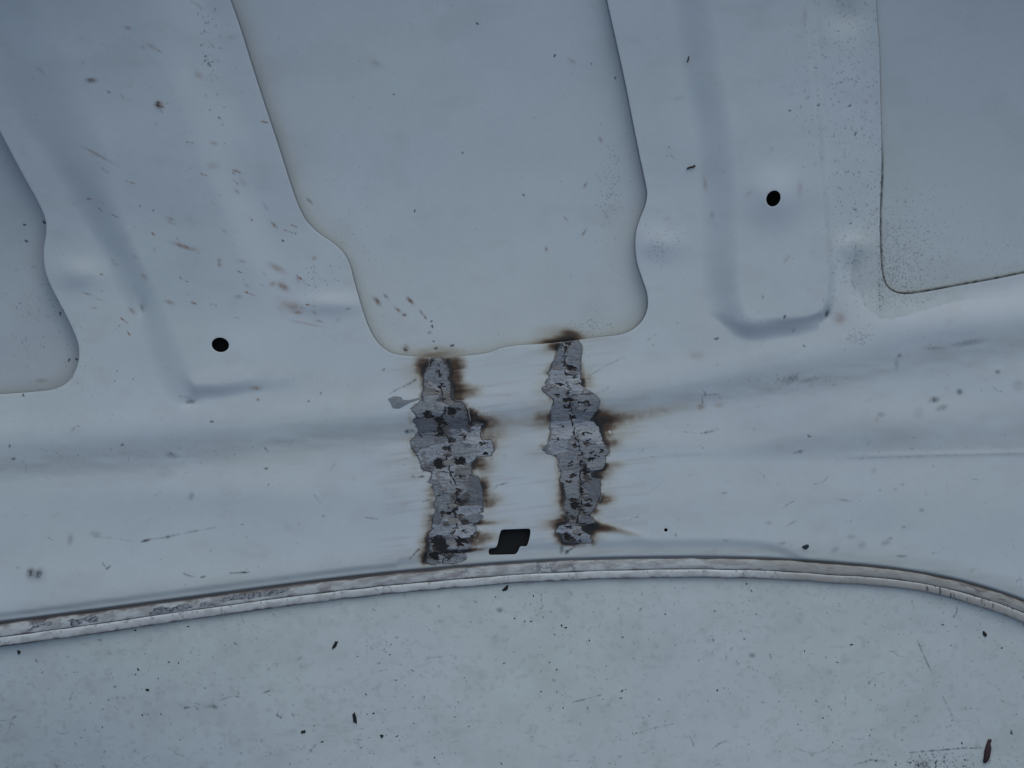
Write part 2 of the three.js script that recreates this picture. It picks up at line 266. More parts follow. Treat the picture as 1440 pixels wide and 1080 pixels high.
// [cx, cy, rx, ry, amount, angle]
for (const b of [[594, 513, 10, 14, 1.1, 0], [575, 524, 26, 26, 0.2, 0], [640, 512, 15, 11, 1.3, 0], [641, 530, 11, 14, 1.0, 0], [643, 551, 11, 15, 1.4, 0], [660, 546, 18, 9, 0.45, 0], [660, 553, 22, 7, 0.4, 0],
  [664, 585, 13, 9, 1.6, 0.4], [676, 592, 24, 9, 0.85, 0.1], [702, 592, 34, 9, 0.2, 0], [692, 607, 34, 13, 0.28, 0], [740, 594, 40, 12, 0.06, 0], [672, 652, 13, 8, 0.9, 0], [684, 660, 16, 10, 0.3, 0], [682, 682, 9, 12, 0.7, 0], [694, 700, 20, 9, 0.35, 0], [688, 708, 10, 8, 0.5, 0],
  [606, 700, 9, 30, 0.28, 0], [600, 735, 10, 22, 0.28, 0], [672, 757, 17, 10, 0.7, 0], [690, 755, 24, 8, 0.3, 0], [608, 764, 9, 14, 1.3, 0], [597, 770, 13, 16, 0.35, 0], [606, 781, 12, 8, 1.1, 0], [597, 788, 10, 8, 0.4, 0], [678, 735, 20, 4, 0.5, 0], [705, 733, 40, 6, 0.14, 0], [640, 776, 28, 3, 0.9, -0.1], [670, 773, 20, 2.5, 0.7, -0.12],  // last two blobs paint the shaded crease left of the latch slot
  [600, 545, 5, 22, 0.35, 0], [690, 625, 18, 30, 0.13, 0], [583, 655, 10, 20, 0.1, 0],
  [780, 487, 9, 5, 1.2, 0], [770, 490, 18, 10, 0.22, 0], [826, 535, 12, 13, 0.34, 0], [819, 538, 4, 6, 0.6, 0], [762, 545, 16, 22, 0.14, 0], [845, 590, 14, 11, 1.5, -0.2], [858, 590, 22, 14, 0.65, 0], [882, 588, 36, 12, 0.38, -0.12], [930, 578, 60, 11, 0.2, -0.17], [848, 604, 14, 12, 0.7, 0], [858, 622, 17, 9, 0.55, 0], [880, 612, 34, 14, 0.18, 0], [762, 588, 15, 14, 0.5, 0], [735, 592, 30, 10, 0.08, 0],
  [846, 657, 10, 4.5, 1.2, -0.25], [864, 655, 18, 7, 0.35, -0.2], [838, 667, 9, 5, 1.0, 0], [850, 668, 16, 9, 0.3, 0], [848, 703, 11, 7, 0.65, 0], [857, 700, 16, 9, 0.2, 0], [790, 690, 6, 26, 0.5, 0], [784, 700, 12, 22, 0.2, 0], [790, 732, 13, 7, 1.0, -0.3], [776, 737, 18, 9, 0.35, 0], [826, 741, 12, 7, 2, 0.2], [845, 742, 18, 5.5, 1.5, 0.15], [868, 745, 24, 4.5, 0.55, 0.25], [895, 752, 22, 4, 0.12, 0.3], [796, 755, 10, 7, 1.2, 0], [786, 755, 9, 10, 0.4, 0], [835, 752, 10, 12, 0.3, 0], [838, 720, 10, 8, 0.3, 0], [802, 764, 14, 4, 0.7, 0],
  [716, 735, 60, 30, 0.06, 0], [730, 650, 40, 60, 0.04, 0], [870, 690, 40, 40, 0.05, 0]]) burnAndCrease.blob(b[0], b[1], b[2] * 0.88, b[3] * 0.9, b[4] * 0.85, b[5]);
// brown splashes and grey smudges on the frame, some darkening its creases and hollows
for (const b of [[392, 378, 11, 4, 0.6, 0.5], [400, 404, 8, 4, 0.9, 0.6], [385, 400, 4, 3, 0.6, 0], [413, 432, 16, 7, 0.5, 0.3], [420, 440, 5, 2, 0.8, 0], [232, 154, 5, 4, 1, 0], [140, 121, 6, 3, 0.8, 0], [262, 348, 14, 2.6, 0.9, 0.3], [145, 222, 22, 1.6, 0.5, 0.5], [288, 114, 8, 5, 0.35, 0.8], [226, 77, 8, 3, 0.3, 0.5], [305, 237, 8, 5, 0.3, 0], [388, 318, 6, 2, 0.8, 0.8], [437, 284, 4, 1.4, 0.9, 0.9], [360, 546, 7, 3, 0.7, 0], [363, 562, 2, 2, 1, 0], [311, 367, 3, 3, 0.5, 0], [346, 260, 6, 4, 0.25, 0.6], [450, 452, 6, 1.6, 0.5, 0.3], [430, 455, 20, 1.5, 0.35, 0.2],
  [985, 572, 5, 4, 0.8, 0], [1010, 570, 6, 4, 0.35, 0], [988, 262, 3, 9, 0.4, -0.2], [998, 305, 3, 5, 0.35, 0], [1119, 270, 4, 12, 0.25, 0], [1121, 35, 4, 12, 0.2, 0], [1178, 448, 8, 8, 0.5, 0], [978, 500, 10, 6, 0.3, 0], [700, 585, 26, 4, 0.14, 0], [770, 565, 18, 4, 0.25, -0.15], [712, 556, 14, 3, 0.2, 0], [748, 598, 10, 2, 0.3, 0], [600, 690, 6, 3, 0.25, 0], [700, 540, 40, 2.5, 0.14, -0.1]]) rust.blob(b[0], b[1], b[2], b[3], b[4] * 0.72, b[5]);
for (const b of [[130, 272 + 720 - 182, 0, 0, 0, 0], [36, 808, 5, 7, 0.9, 0.2], [48, 809, 5, 7, 0.85, 0.4], [44, 812, 14, 9, 0.3, 0], [18, 801, 3, 2, 0.4, 0], [240, 640, 10, 4, 0.5, 0.2], [268, 698, 4, 6, 0.5, 0.3], [230, 665, 14, 8, 0.2, 0], [268, 565, 7, 3, 0.8, -0.2], [200, 433, 3, 6, 0.5, -0.3], [337, 418, 5, 3, 0.4, 0], [94, 760, 4, 8, 0.4, 0.2], [130, 752, 9, 4, 0.3, 0], [1311, 562, 7, 4.5, 0.75, -0.1], [1346, 551, 4.5, 4, 0.85, 0], [1322, 573, 8, 4, 0.6, -0.3], [1237, 583, 5, 3.5, 0.5, 0], [1399, 523, 3.5, 3, 0.7, 0], [1428, 542, 9, 8, 0.3, 0], [1290, 580, 8, 8, 0.22, 0], [1245, 763, 7, 4, 0.4, -0.4], [1252, 757, 3, 2, 0.5, 0], [1212, 767, 6, 5, 0.35, 0], [1197, 755, 6, 3, 0.3, 0], [1270, 741, 3, 2.4, 0.5, 0], [1268, 681, 3, 2, 0.4, 0], [1295, 717, 4, 3, 0.4, 0], [1258, 688, 3, 2.5, 0.35, 0], [1185, 703, 10, 2, 0.4, 0.1], [1018, 693, 4, 1.5, 0.6, -0.2], [1110, 533, 12, 5, 0.5, -0.3], [1135, 535, 12, 3, 0.4, -0.2], [1355, 483, 22, 4, 0.5, -0.15], [1310, 490, 14, 2.5, 0.4, 0], [1262, 500, 3, 3, 0.8, 0], [1258, 512, 3, 9, 0.35, 0], [1180, 30, 20, 16, 0.16, 0], [1195, 372, 13, 12, 0.22, 0], [1195, 345, 10, 6, 0.2, 0],
  [1160, 442, 3, 6, 1.2, 0.3], [960, 640, 40, 3, 0.15, -0.05], [1174, 773, 6, 4, 0.4, -0.5], [1268, 782, 7, 2, 0.7, 0], [1114, 735, 9, 1.5, 0.4, -0.5], [1080, 735, 5, 3, 0.3, 0], [1020, 760, 4, 2, 0.4, 0], [1100, 764, 5, 2, 0.5, -0.2], [790, 771, 3, 7, 1, 0.1], [797, 776, 3, 4, 1, 0.4], [803, 772, 6, 1.6, 0.9, -0.6], [578, 606, 7, 3, 0.8, 0], [572, 607, 3, 3, 0.6, 0], [0, 0, 0, 0, 0, 0]]) if (b[2]) dirt.blob(b[0], b[1], b[2], b[3], b[4], b[5], 1.4);
dirt.spot(231, 153, 3, 0.9); dirt.blob(139, 121, 6, 2.6, 0.7); dirt.blob(233, 158, 5, 4, 0.5);
for (const [p, w, a] of [[[[195, 763], [212, 759], [230, 757], [246, 753]], 1.5, 0.9], [[[246, 753], [275, 747], [304, 742]], 1.2, 0.35], [[[128, 756], [145, 757], [190, 763]], 1.2, 0.2], [[[576, 786], [589, 772], [596, 777]], 1.0, 0.9], [[[825, 530], [850, 515], [876, 503]], 0.7, 0.6], [[[550, 553], [560, 547], [574, 541], [586, 533]], 1.4, 0.8], [[[580, 670], [588, 671], [598, 669]], 1.2, 0.9], [[[740, 402], [757, 412]], 0.6, 0.4], [[[985, 610], [1005, 606], [1010, 603]], 0.8, 0.5], [[[1190, 645], [1230, 643.6], [1300, 641], [1440, 637]], 0.9, 0.22], [[[1115, 637], [1132, 633]], 1.4, 0.7], [[[960, 607], [985, 609], [1010, 602]], 0.9, 0.4], [[[255, 807], [265, 811], [273, 812]], 1.2, 0.8], [[[280, 813], [288, 811]], 1.3, 1.1], [[[321, 807], [350, 805]], 1.1, 0.9], [[[140, 793], [146, 801]], 1, 0.7], [[[146, 802], [152, 797]], 1, 0.7], [[[985, 545], [992, 555]], 0.8, 0.6], [[[987, 568], [986, 556], [1010, 554], [1012, 562]], 0.8, 0.6], [[[512, 727], [532, 730]], 0.8, 0.5], [[[595, 705], [606, 702]], 0.9, 0.7], [[[692, 690], [700, 682], [716, 678]], 0.9, 0.5], [[[1170, 640], [1180, 648]], 1, 0.3]]) dirt.stroke(p, w, a);
// dirt tide marks around the lower corner of the right opening
const tide = new Field(spline([[1196, 362], [1194, 395], [1206, 418], [1222, 440], [1245, 449], [1285, 440], [1340, 425], [1460, 404], [1460, 330], [1230, 300], [1205, 330]]), 1, 14);
for (let k = 0; k < 1500; k++) { const a = rnd(), u = 1233 + (rnd() ** 2) * 70 * (rnd() < 0.25 ? -1 : 1) * 1.2, v = 414 - (rnd() ** 1.6) * 190 + 25 * rnd(); if (u < 1440) dirt.spot(u, v, rr(0.35, 0.75), rr(0.25, 0.75)); }
for (let k = 0; k < 500; k++) dirt.spot(1165 + 68 * rnd(), 10 + 390 * rnd(), rr(0.4, 1.0 + rnd() * 0.6), rr(0.15, 0.6));
for (let k = 0; k < 260; k++) dirt.spot(1150 + gauss() * 40, 120 + gauss() * 90, rr(0.4, 1.5), rr(0.15, 0.5));
for (let k = 0; k < 90; k++) dirt.spot(1205 + gauss() * 14, 475 + gauss() * 10, rr(0.4, 0.9), rr(0.3, 0.7));
for (let k = 0; k < 110; k++) dirt.spot(930 + gauss() * 16, 345 + gauss() * 22, rr(0.35, 0.8), rr(0.3, 0.7));
for (let k = 0; k < 1500; k++) dirt.spot(rr(-100, 1540), rr(-80, 880), rr(0.3, 0.8) + (rnd() < 0.06 ? 0.7 : 0), rr(0.15, 0.7));
for (let k = 0; k < 60; k++) dirt.spot(305 + gauss() * 14, 90 + gauss() * 55, rr(0.5, 1.6), rr(0.2, 0.7));
for (let k = 0; k < 60; k++) dirt.spot(445 + gauss() * 25, 395 + gauss() * 22, rr(0.35, 1.0), rr(0.4, 0.9));
for (let k = 0; k < 80; k++) dirt.spot(95 + gauss() * 25, 520 + gauss() * 45, rr(0.4, 1.0), rr(0.2, 0.6));
for (let k = 0; k < 70; k++) dirt.spot(rr(40, 330), 640 + gauss() * 12, rr(0.4, 1.2), rr(0.2, 0.6));
for (let k = 0; k < 90; k++) dirt.spot(1120 + gauss() * 45, 535 + gauss() * 8, rr(0.4, 1.0), rr(0.2, 0.6));
for (const [u, v, r, a] of [[1143, 155 + 0, 2, 0.8], [1187, 155, 1.8, 0.8], [1196, 193, 2.2, 1], [1103, 163, 1.6, 0.9], [1198, 297, 1.8, 0.9], [1192, 316, 1.6, 1], [1187, 245, 1.5, 0.7], [1069, 419, 2, 0.7], [1100, 446, 2.1, 1], [1128, 487, 1.8, 0.7], [1006, 477, 2.4, 1], [1136, 613, 2, 1], [170, 626, 2, 1], [298, 593, 2, 0.9], [374, 659, 2.2, 1], [13, 646, 2.2, 1], [8, 628, 2, 0.8], [28, 556, 1.8, 1], [163, 522, 1.1, 0.9], [186, 533, 1.1, 0.9], [435, 564, 1.6, 0.8], [452, 553, 1.6, 0.8], [303, 100, 2.6, 0.9], [298, 56, 1.8, 0.7], [315, 172, 1.8, 0.9], [333, 247, 1.8, 0.6], [220, 298, 1.5, 0.8], [201, 292, 1.4, 0.8], [400, 340, 1.6, 1], [418, 330, 1.2, 1], [163, 137, 2, 0.7], [269, 3, 2.4, 0.7], [540, 520, 1.8, 0.9], [950, 752, 2, 0.5], [340, 738, 1.6, 0.5]]) dirt.spot(u, v, r, a);
for (let k = 0; k < 70; k++) { const u = rr(0, 1440), v = rr(430, 860); dirt.stroke(squiggle(u, v, rr(2, 7)), rr(0.5, 0.9), rr(0.15, 0.6)); }
for (let k = 0; k < 170; k++) dirt.blob(rr(0, 1440), rr(0, 860), rr(4, 20), rr(3, 9), rr(0.02, 0.09), rr(-1, 1));
for (let k = 0; k < 60; k++) rust.blob(rr(0, 1440), rr(0, 860), rr(2, 9), rr(1.5, 4), rr(0.04, 0.22), rr(-1, 1));
for (let k = 0; k < 46; k++) rust.stroke([[rr(120, 480), 0], [0, 0]].map((p, i, a) => { if (!i) { a.u = p[0]; a.v = rr(30, 470); return [a.u, a.v]; } return [a.u + rr(3, 16), a.v + rr(1, 9)]; }), rr(0.4, 1.0), rr(0.2, 0.8));
for (let k = 0; k < 40; k++) rust.blob(rr(120, 480), rr(20, 470), rr(2, 7), rr(1, 3), rr(0.1, 0.45), rr(0, 1.1));
for (let k = 0; k < 26; k++) pale.spot(rr(668, 690), rr(574, 585), rr(0.4, 0.9), 0.7);
for (const [u, v, r] of [[677, 744, 1], [690, 742, 1], [857, 607, 1.6], [668, 540, 0.9], [672, 760, 0.8], [681, 746, 0.8]]) pale.spot(u, v, r, 0.8);
function squiggle(u, v, l) { let a = rr(-1.2, 0.9); const p = [[u, v]]; for (let i = 0, n = 2 + Math.floor(rnd() * 4); i < n; i++) { a += rr(-0.7, 0.7); const d = l * rr(0.3, 0.9); u += d * Math.cos(a); v += d * Math.sin(a); p.push([u, v]); } return p; }
function gauss() { return (rnd() + rnd() + rnd() + rnd() - 2) * 1.2; }

const scorch = (b, st) => 1.4 * (1 - Math.exp(-0.95 * Math.pow(b, 1.12))) * (0.72 + 0.52 * st);
function burnRamp(c, b) {                                                  // scorched paint: cream, tan, brown, soot
  mix(c, 0.47, 0.43, 0.36, sm(0.01, 0.24, b) * 0.7); mix(c, 0.20, 0.14, 0.095, sm(0.14, 0.55, b) * 0.85); mix(c, 0.08, 0.045, 0.026, sm(0.42, 0.9, b)); mix(c, 0.012, 0.011, 0.011, sm(0.85, 1.35, b));
}
function paintTone(c, u, v) {
  const n = fbm(u / 90 + 3, v / 60, 4), m = fbm(u / 210 + 31, v / 150 + 7, 3), f = fbm(u / 7, v / 7 + 50, 2);
  const k = 1 + (n - 0.5) * 0.10 + (f - 0.5) * 0.035;
  c[0] = 0.592 * k; c[1] = 0.612 * k * (1 + (m - 0.5) * 0.03); c[2] = 0.612 * k * (1 - (m - 0.5) * 0.05);
}
const mapFrame = colourMap(FW, FH, (i, j, c) => {
  const o = j * FW + i, u = FU0 + (i + 0.5) * (FU1 - FU0) / FW, v = FV0 + (j + 0.5) * (FV1 - FV0) / FH;
  paintTone(c, u, v);
  // grime tint in the folds, also painted in to neutralise their blue shade
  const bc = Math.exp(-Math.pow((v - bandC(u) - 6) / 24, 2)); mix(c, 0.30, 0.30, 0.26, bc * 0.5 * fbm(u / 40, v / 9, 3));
  const sc = Math.exp(-Math.pow((v - hemTop(u) + 8) / 12, 2)); mix(c, 0.36, 0.37, 0.34, sc * (0.2 + 0.5 * fbm(u / 34 + 9, v / 6, 3)));
  mix(c, 0.36, 0.35, 0.32, sm(880, 1300, u) * Math.exp(-Math.pow((v - 615 + (u - 1100) * 0.03) / 34, 2)) * 0.55 * fbm(u / 60, v / 22 + 3, 4));
  mix(c, 0.45, 0.42, 0.39, sm(0.56, 0.74, fbm(u / 46 + 70, v / 24 + 11, 4)) * 0.12);
  const t = tide.at(u, v); mix(c, 0.40, 0.43, 0.415, sm(-1, 2, t) * (0.25 + 0.4 * fbm(u / 12, v / 12, 3)) * sm(1460, 1290, u) * sm(290, 375, v)); mix(c, 0.2, 0.2, 0.2, Math.exp(-Math.pow(t / 1.2, 2)) * 0.5 * sm(0.45, 0.7, vn(u / 9, v / 9)) * sm(1300, 1215, u));
  const b0 = burnAndCrease.d[o]; let b = 0;
  const wl = fWL.at(u, v), wr = fWR.at(u, v), w = Math.max(wl, wr);
  if (w > -70) {
    const st = fbm(u / 26 + 5, (v + 0.12 * (u - 700)) / 3.6, 4), fn = fbm(u / 6, v / 6, 3);
    b = scorch(b0 * 0.85, st) + sm(0.08, 0.5, b0) * (sm(-7, 0, w) * 0.75 + sm(-26, -3, w) * 0.16 * st) + sm(-9, 0, w) * 0.30 * sm(0.42, 0.72, fbm(u / 9 + 60, v / 13, 3)) + sm(-34, -1, w) * 0.16 * st;
    if (b0 > 0.1) b += (fn - 0.5) * 0.25 * Math.min(1, b0 * 2);
    mix(c, 0.40, 0.37, 0.34, sm(-110, -10, w) * 0.35 * sm(0.5, 0.8, fbm(u / 70 + 90, (v + 0.12 * (u - 700)) / 5, 3)));
  } else if (b0 > 0) b = scorch(b0, fbm(u / 26 + 5, (v + 0.12 * (u - 700)) / 3.6, 4));
  if (w < 0.6) burnRamp(c, b);
  mix(c, 0.26, 0.125, 0.06, 1.4 * rust.d[o] * (0.35 + fbm(u / 3.2, v / 3.2, 3)));
  mix(c, 0.05, 0.052, 0.055, dirt.d[o] * (0.25 + 0.9 * fbm(u / 2.6 + 8, v / 2.6, 3)));
  mix(c, 0.75, 0.75, 0.72, pale.d[o]);
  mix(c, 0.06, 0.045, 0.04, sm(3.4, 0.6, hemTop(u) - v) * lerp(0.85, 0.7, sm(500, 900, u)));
  if (w > -4) mix(c, 0.66, 0.66, 0.63, sm(-3.2, -2, w) * sm(-0.9, -1.6, w) * sm(0.55, 0.7, vn(u / 12 + 7, v / 12)) * 0.4 * sm(-20, 20, u - (wl > wr ? 640 : 810)));
  if (w > -1.3) mix(c, 0.05, 0.05, 0.055, sm(-1.6, -0.3, w) * (0.25 + 0.75 * vn(u / 7, v / 7)));
});
const bumpPaint = greyMap(1024, 1024, (i, j) => { const a = i / 1024, b = j / 1024; return 0.5 + 0.5 * (fbm(i / 9, j / 9, 3) - 0.5) + 0.2 * (hash(i, j) - 0.5); });
bumpPaint.wrapS = bumpPaint.wrapT = THREE.MirroredRepeatWrapping; bumpPaint.repeat.set(2, 1.3);
const roughFrame = greyMap(1024, 640, (i, j) => { const u = FU0 + i * (FU1 - FU0) / 1024, v = FV0 + j * (FV1 - FV0) / 640; return 0.34 + 0.26 * (fbm(u / 50, v / 30 + 77, 4) - 0.5) + clamp(burnAndCrease.d[(j * 2) * FW + i * 2], 0, 1) * 0.4; });
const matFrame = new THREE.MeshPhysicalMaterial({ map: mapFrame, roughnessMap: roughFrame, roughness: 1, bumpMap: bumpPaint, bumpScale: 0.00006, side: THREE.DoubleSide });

// ------------------------------------------------------------------ the surface below
const GU0 = -120, GU1 = 1560, GV0 = 700, GV1 = 1180, GW = 2048, GH = 640;
const gd = new Layer(GU0, GV0, GU1, GV1, GW, GH), gb = new Layer(GU0, GV0, GU1, GV1, GW, GH);
for (let k = 0; k < 2600; k++) { const u = rr(-110, 1550), v = rr(800, 1180); if (fbm(u / 60 + 12, v / 60, 3) > 0.4) gd.spot(u, v, rr(0.4, 1.1) + (rnd() < 0.12 ? rr(0.3, 1) : 0), rr(0.12, 0.7), 0.5); }
for (let k = 0; k < 110; k++) { const u = rr(-110, 1550), v = rr(830, 1180); gd.stroke(squiggle(u, v, rr(2, 9) * (rnd() < 0.2 ? 2 : 1)), rr(0.4, 0.95), rr(0.1, 0.6)); }
for (let k = 0; k < 220; k++) gd.blob(rr(-110, 1550), rr(830, 1180), rr(2, 8), rr(1.5, 4), rr(0.05, 0.25), rr(-1, 1));
for (let k = 0; k < 80; k++) gb.blob(rr(-110, 1550), rr(830, 1180), rr(4, 16), rr(3, 9), rr(0.1, 0.35), rr(-1, 1));
for (const [p, w, a] of [[[[255, 1000], [270, 996], [276, 1002]], 0.9, 0.6], [[[305, 988], [325, 981], [345, 984]], 0.8, 0.5], [[[285, 998], [300, 995]], 2, 0.5], [[[365, 978], [378, 973]], 0.9, 0.7], [[[90, 990], [95, 978]], 1, 0.7], [[[390, 1000], [388, 1008], [395, 1012]], 1.1, 0.6], [[[1291, 901], [1300, 922], [1312, 948]], 0.9, 0.7], [[[1327, 980], [1343, 1012]], 0.8, 0.5], [[[1200, 1078], [1225, 1070], [1250, 1072]], 1.2, 0.8], [[[1280, 1060], [1320, 1057], [1355, 1054], [1385, 1054]], 0.9, 0.7], [[[1222, 963], [1230, 952], [1246, 945]], 0.8, 0.5], [[[1002, 1054], [1010, 1047], [1022, 1042]], 1, 0.7], [[[890, 1034], [920, 1024], [948, 1018]], 0.8, 0.4], [[[712, 827], [735, 822], [760, 818]], 0.9, 0.5], [[[805, 988], [830, 982], [850, 976]], 0.8, 0.5], [[[600, 926], [620, 924]], 0.9, 0.5], [[[612, 930], [624, 933]], 0.9, 0.5], [[[515, 900], [516, 922]], 0.8, 0.3], [[[530, 945], [545, 942]], 0.8, 0.4], [[[745, 1020], [748, 1045]], 0.7, 0.2]]) gd.stroke(p, w, a);
for (let k = 0; k < 160; k++) gd.spot(1320 + gauss() * 55, 1072 + gauss() * 9, rr(0.4, 1.4), rr(0.4, 1));
for (const [u, v, r] of [[703, 858, 5], [1058, 922, 5], [300, 998, 4], [1300, 1077, 9], [156, 970, 3]]) gd.blob(u, v, r, r * 0.7, 0.6, 0, 1.6);
const mapGround = colourMap(GW, GH, (i, j, c) => {
  const o = j * GW + i, u = GU0 + (i + 0.5) * (GU1 - GU0) / GW, v = GV0 + (j + 0.5) * (GV1 - GV0) / GH;
  paintTone(c, u + 900, v + 400); c[0] *= 0.96; c[1] *= 0.965; c[2] *= 0.945;
  mix(c, 0.40, 0.415, 0.385, sm(0.42, 0.72, fbm(u / 55 + 4, v / 40, 5)) * 0.2);
  mix(c, 0.46, 0.46, 0.44, sm(0.5, 0.75, fbm(u / 22 + 44, v / 22 + 9, 4)) * 0.22);
  mix(c, 0.30, 0.31, 0.29, sm(0.56, 0.8, fbm(u / 9 + 14, v / 7 + 29, 4)) * 0.22);
  mix(c, 0.37, 0.37, 0.34, 0.55 * gb.d[o] * fbm(u / 5, v / 5, 3));
  mix(c, 0.045, 0.045, 0.05, gd.d[o] * (0.3 + 0.9 * fbm(u / 2.4, v / 2.4, 3)));
  mix(c, 0.34, 0.35, 0.34, sm(26, 0, v - hemBot(u)) * 0.4 * fbm(u / 20, v / 8, 3));
});
mapGround.wrapS = mapGround.wrapT = THREE.MirroredRepeatWrapping;
const matGround = new THREE.MeshPhysicalMaterial({ map: mapGround, roughness: 0.4, bumpMap: bumpPaint, bumpScale: 0.00007, side: THREE.DoubleSide });
const groundH = (u, v) => 43.5 * mm + 0.5 * mm * (fbm(u / 300, v / 260, 2) - 0.5) + crown(clamp(u, -140, 1600)) - droop(u, v) - Math.max(0, 600 - v) * S * 0.02 - Math.pow(clamp(v - 820, 0, 400), 2) * S * (0.0005 * sm(620, -60, u) + 0.0002 * sm(1000, 1500, u));
const groundGeo = sheet({
  u0: -900, u1: 2340, v0: -700, v1: 1700, step: 12, tu0: GU0, tu1: GU1, tv0: GV0, tv1: GV1,
  hf: groundH,
});
{ const g = new THREE.Mesh(groundGeo, matGround); g.name = 'ground'; g.receiveShadow = g.castShadow = true; g.userData = { kind: 'structure', label: 'off-white painted sheet surface speckled with dark dirt below the bonnet edge' }; scene.add(g); }

// ------------------------------------------------------------------ the bonnet
const bonnet = new THREE.Group(); bonnet.name = 'bonnet'; scene.add(bonnet);
bonnet.userData = { label: 'upturned white car bonnet, inner side showing, with two scorched ground-down weld seams', category: 'car bonnet' };
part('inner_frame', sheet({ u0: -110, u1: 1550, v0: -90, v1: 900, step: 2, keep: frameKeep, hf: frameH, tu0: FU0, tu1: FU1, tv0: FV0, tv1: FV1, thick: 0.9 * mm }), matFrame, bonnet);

// outer skin seen through the openings
const KU0 = -120, KU1 = 1560, KV0 = -100, KV1 = 580, KW = 2048, KH = 830;
const kd = new Layer(KU0, KV0, KU1, KV1, KW, KH), kb = new Layer(KU0, KV0, KU1, KV1, KW, KH), kr = new Layer(KU0, KV0, KU1, KV1, KW, KH);
for (const b of [[612, 497, 40, 13, 0.2, 0], [605, 502, 16, 6, 0.25, 0], [628, 494, 20, 7, 0.14, 0], [797, 481, 17, 7, 1.9, 0], [778, 482, 18, 4, 0.7, 0.1], [785, 468, 34, 12, 0.24, 0], [805, 470, 14, 6, 0.6, 0.3], [760, 484, 20, 5, 0.3, 0]]) kb.blob(b[0], b[1], b[2], b[3], b[4], b[5]);
for (const b of [[531, 424, 7, 3, 1, 0.9], [543, 417, 4, 2, 0.7, 0.8], [577, 423, 6, 2.4, 1, 0.8], [560, 436, 5, 2, 0.7, 0.7], [569, 443, 3, 2, 0.8, 0], [593, 440, 4, 1.5, 0.9, 1], [598, 446, 4, 1.4, 0.8, 1], [571, 490, 5, 5, 0.6, 0], [604, 468, 3, 2, 0.6, 0], [437, 284, 5, 1.5, 0.8, 0.8], [843, 200, 4, 2, 0.6, 1], [803, 93, 6, 3, 0.3, 0.6], [531, 96, 8, 4, 0.25, 0.4], [852, 306, 3, 3, 0.3, 0], [795, 309, 4, 2, 0.4, 0.8], [822, 263, 4, 1.6, 0.7, -1], [821, 328, 5, 1.5, 0.7, -1], [768, 351, 2, 3, 0.7, 0], [52, 535, 8, 3, 0.4, 0]]) kr.blob(b[0], b[1], b[2], b[3], b[4] * 0.85, b[5]);
for (const [u, v, r] of [[608, 459, 1.8], [607, 452, 1.4], [636, 486, 2.2], [613, 490, 2], [570, 492, 2.2], [610, 480, 1.2], [779, 86, 1.7], [672, 43, 1.6], [651, 218, 1.3], [556, 138, 1.1], [736, 276, 1.4], [584, 298, 1.5], [863, 116, 1.4], [92, 506, 2], [103, 505, 2], [80, 440, 2], [85, 433, 2.2], [33, 338, 2], [31, 315, 1.8], [60, 312, 2.4], [65, 316, 2], [830, 97, 1]]) kd.spot(u, v, r, 0.9);
for (let k = 0; k < 900; k++) kd.spot(rr(-100, 1540), rr(-80, 570), rr(0.3, 0.75), rr(0.12, 0.55));
for (let k = 0; k < 900; k++) { const t = rnd(); kd.spot(1234 + Math.abs(gauss()) * 55, 410 - Math.abs(gauss()) * 90, rr(0.35, 0.7), rr(0.2, 0.75)); }
for (let k = 0; k < 500; k++) kd.spot(1234 + 200 * rnd(), 412 - (1234 + 0, rnd() ** 2) * 110, rr(0.35, 0.6), rr(0.2, 0.6));
for (let k = 0; k < 130; k++) kd.spot(858 + gauss() * 16, 260 + gauss() * 50, rr(0.3, 0.8), rr(0.3, 0.8));
for (let k = 0; k < 90; k++) kd.spot(830 + gauss() * 28, 460 + gauss() * 12, rr(0.35, 0.8), rr(0.3, 0.7));
for (let k = 0; k < 120; k++) kd.spot(500 + gauss() * 40, 380 + gauss() * 70, rr(0.3, 0.7), rr(0.2, 0.6));
for (let k = 0; k < 140; k++) kd.spot(50 + gauss() * 45, 430 + gauss() * 70, rr(0.4, 1.1), rr(0.2, 0.6));
const mapSkin = colourMap(KW, KH, (i, j, c) => {
  const o = j * KW + i, u = KU0 + (i + 0.5) * (KU1 - KU0) / KW, v = KV0 + (j + 0.5) * (KV1 - KV0) / KH;
  paintTone(c, u + 300, v + 800); 
  mix(c, 0.40, 0.40, 0.37, sm(0.5, 0.75, fbm(u / 70 + 51, v / 50, 4)) * 0.16);
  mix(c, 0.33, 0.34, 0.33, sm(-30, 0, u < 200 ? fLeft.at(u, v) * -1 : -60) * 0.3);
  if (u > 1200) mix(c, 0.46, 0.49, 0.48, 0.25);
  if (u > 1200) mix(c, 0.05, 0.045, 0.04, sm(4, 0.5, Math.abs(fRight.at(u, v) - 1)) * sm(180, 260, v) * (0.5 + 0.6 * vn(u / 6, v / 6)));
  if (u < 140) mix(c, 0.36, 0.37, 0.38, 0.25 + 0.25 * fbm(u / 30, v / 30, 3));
  const hid = Math.max(fMid.at(u, v), fLeft.at(u, v), fRight.at(u, v)); mix(c, 0.03, 0.031, 0.034, sm(-1, -9, hid)); mix(c, 0.12, 0.125, 0.135, sm(2.5, -1, hid) * 0.6);  // skin painted dark beneath the frame and at its rims to deepen edge shade
  const st = fbm(u / 18, v / 6 + 30, 3); if (kb.d[o] > 0.01) burnRamp(c, kb.d[o] * (0.55 + 0.9 * st));
  mix(c, 0.17, 0.085, 0.05, 1.3 * kr.d[o] * (0.3 + fbm(u / 3, v / 3, 3)));
  mix(c, 0.05, 0.05, 0.055, kd.d[o]);
});
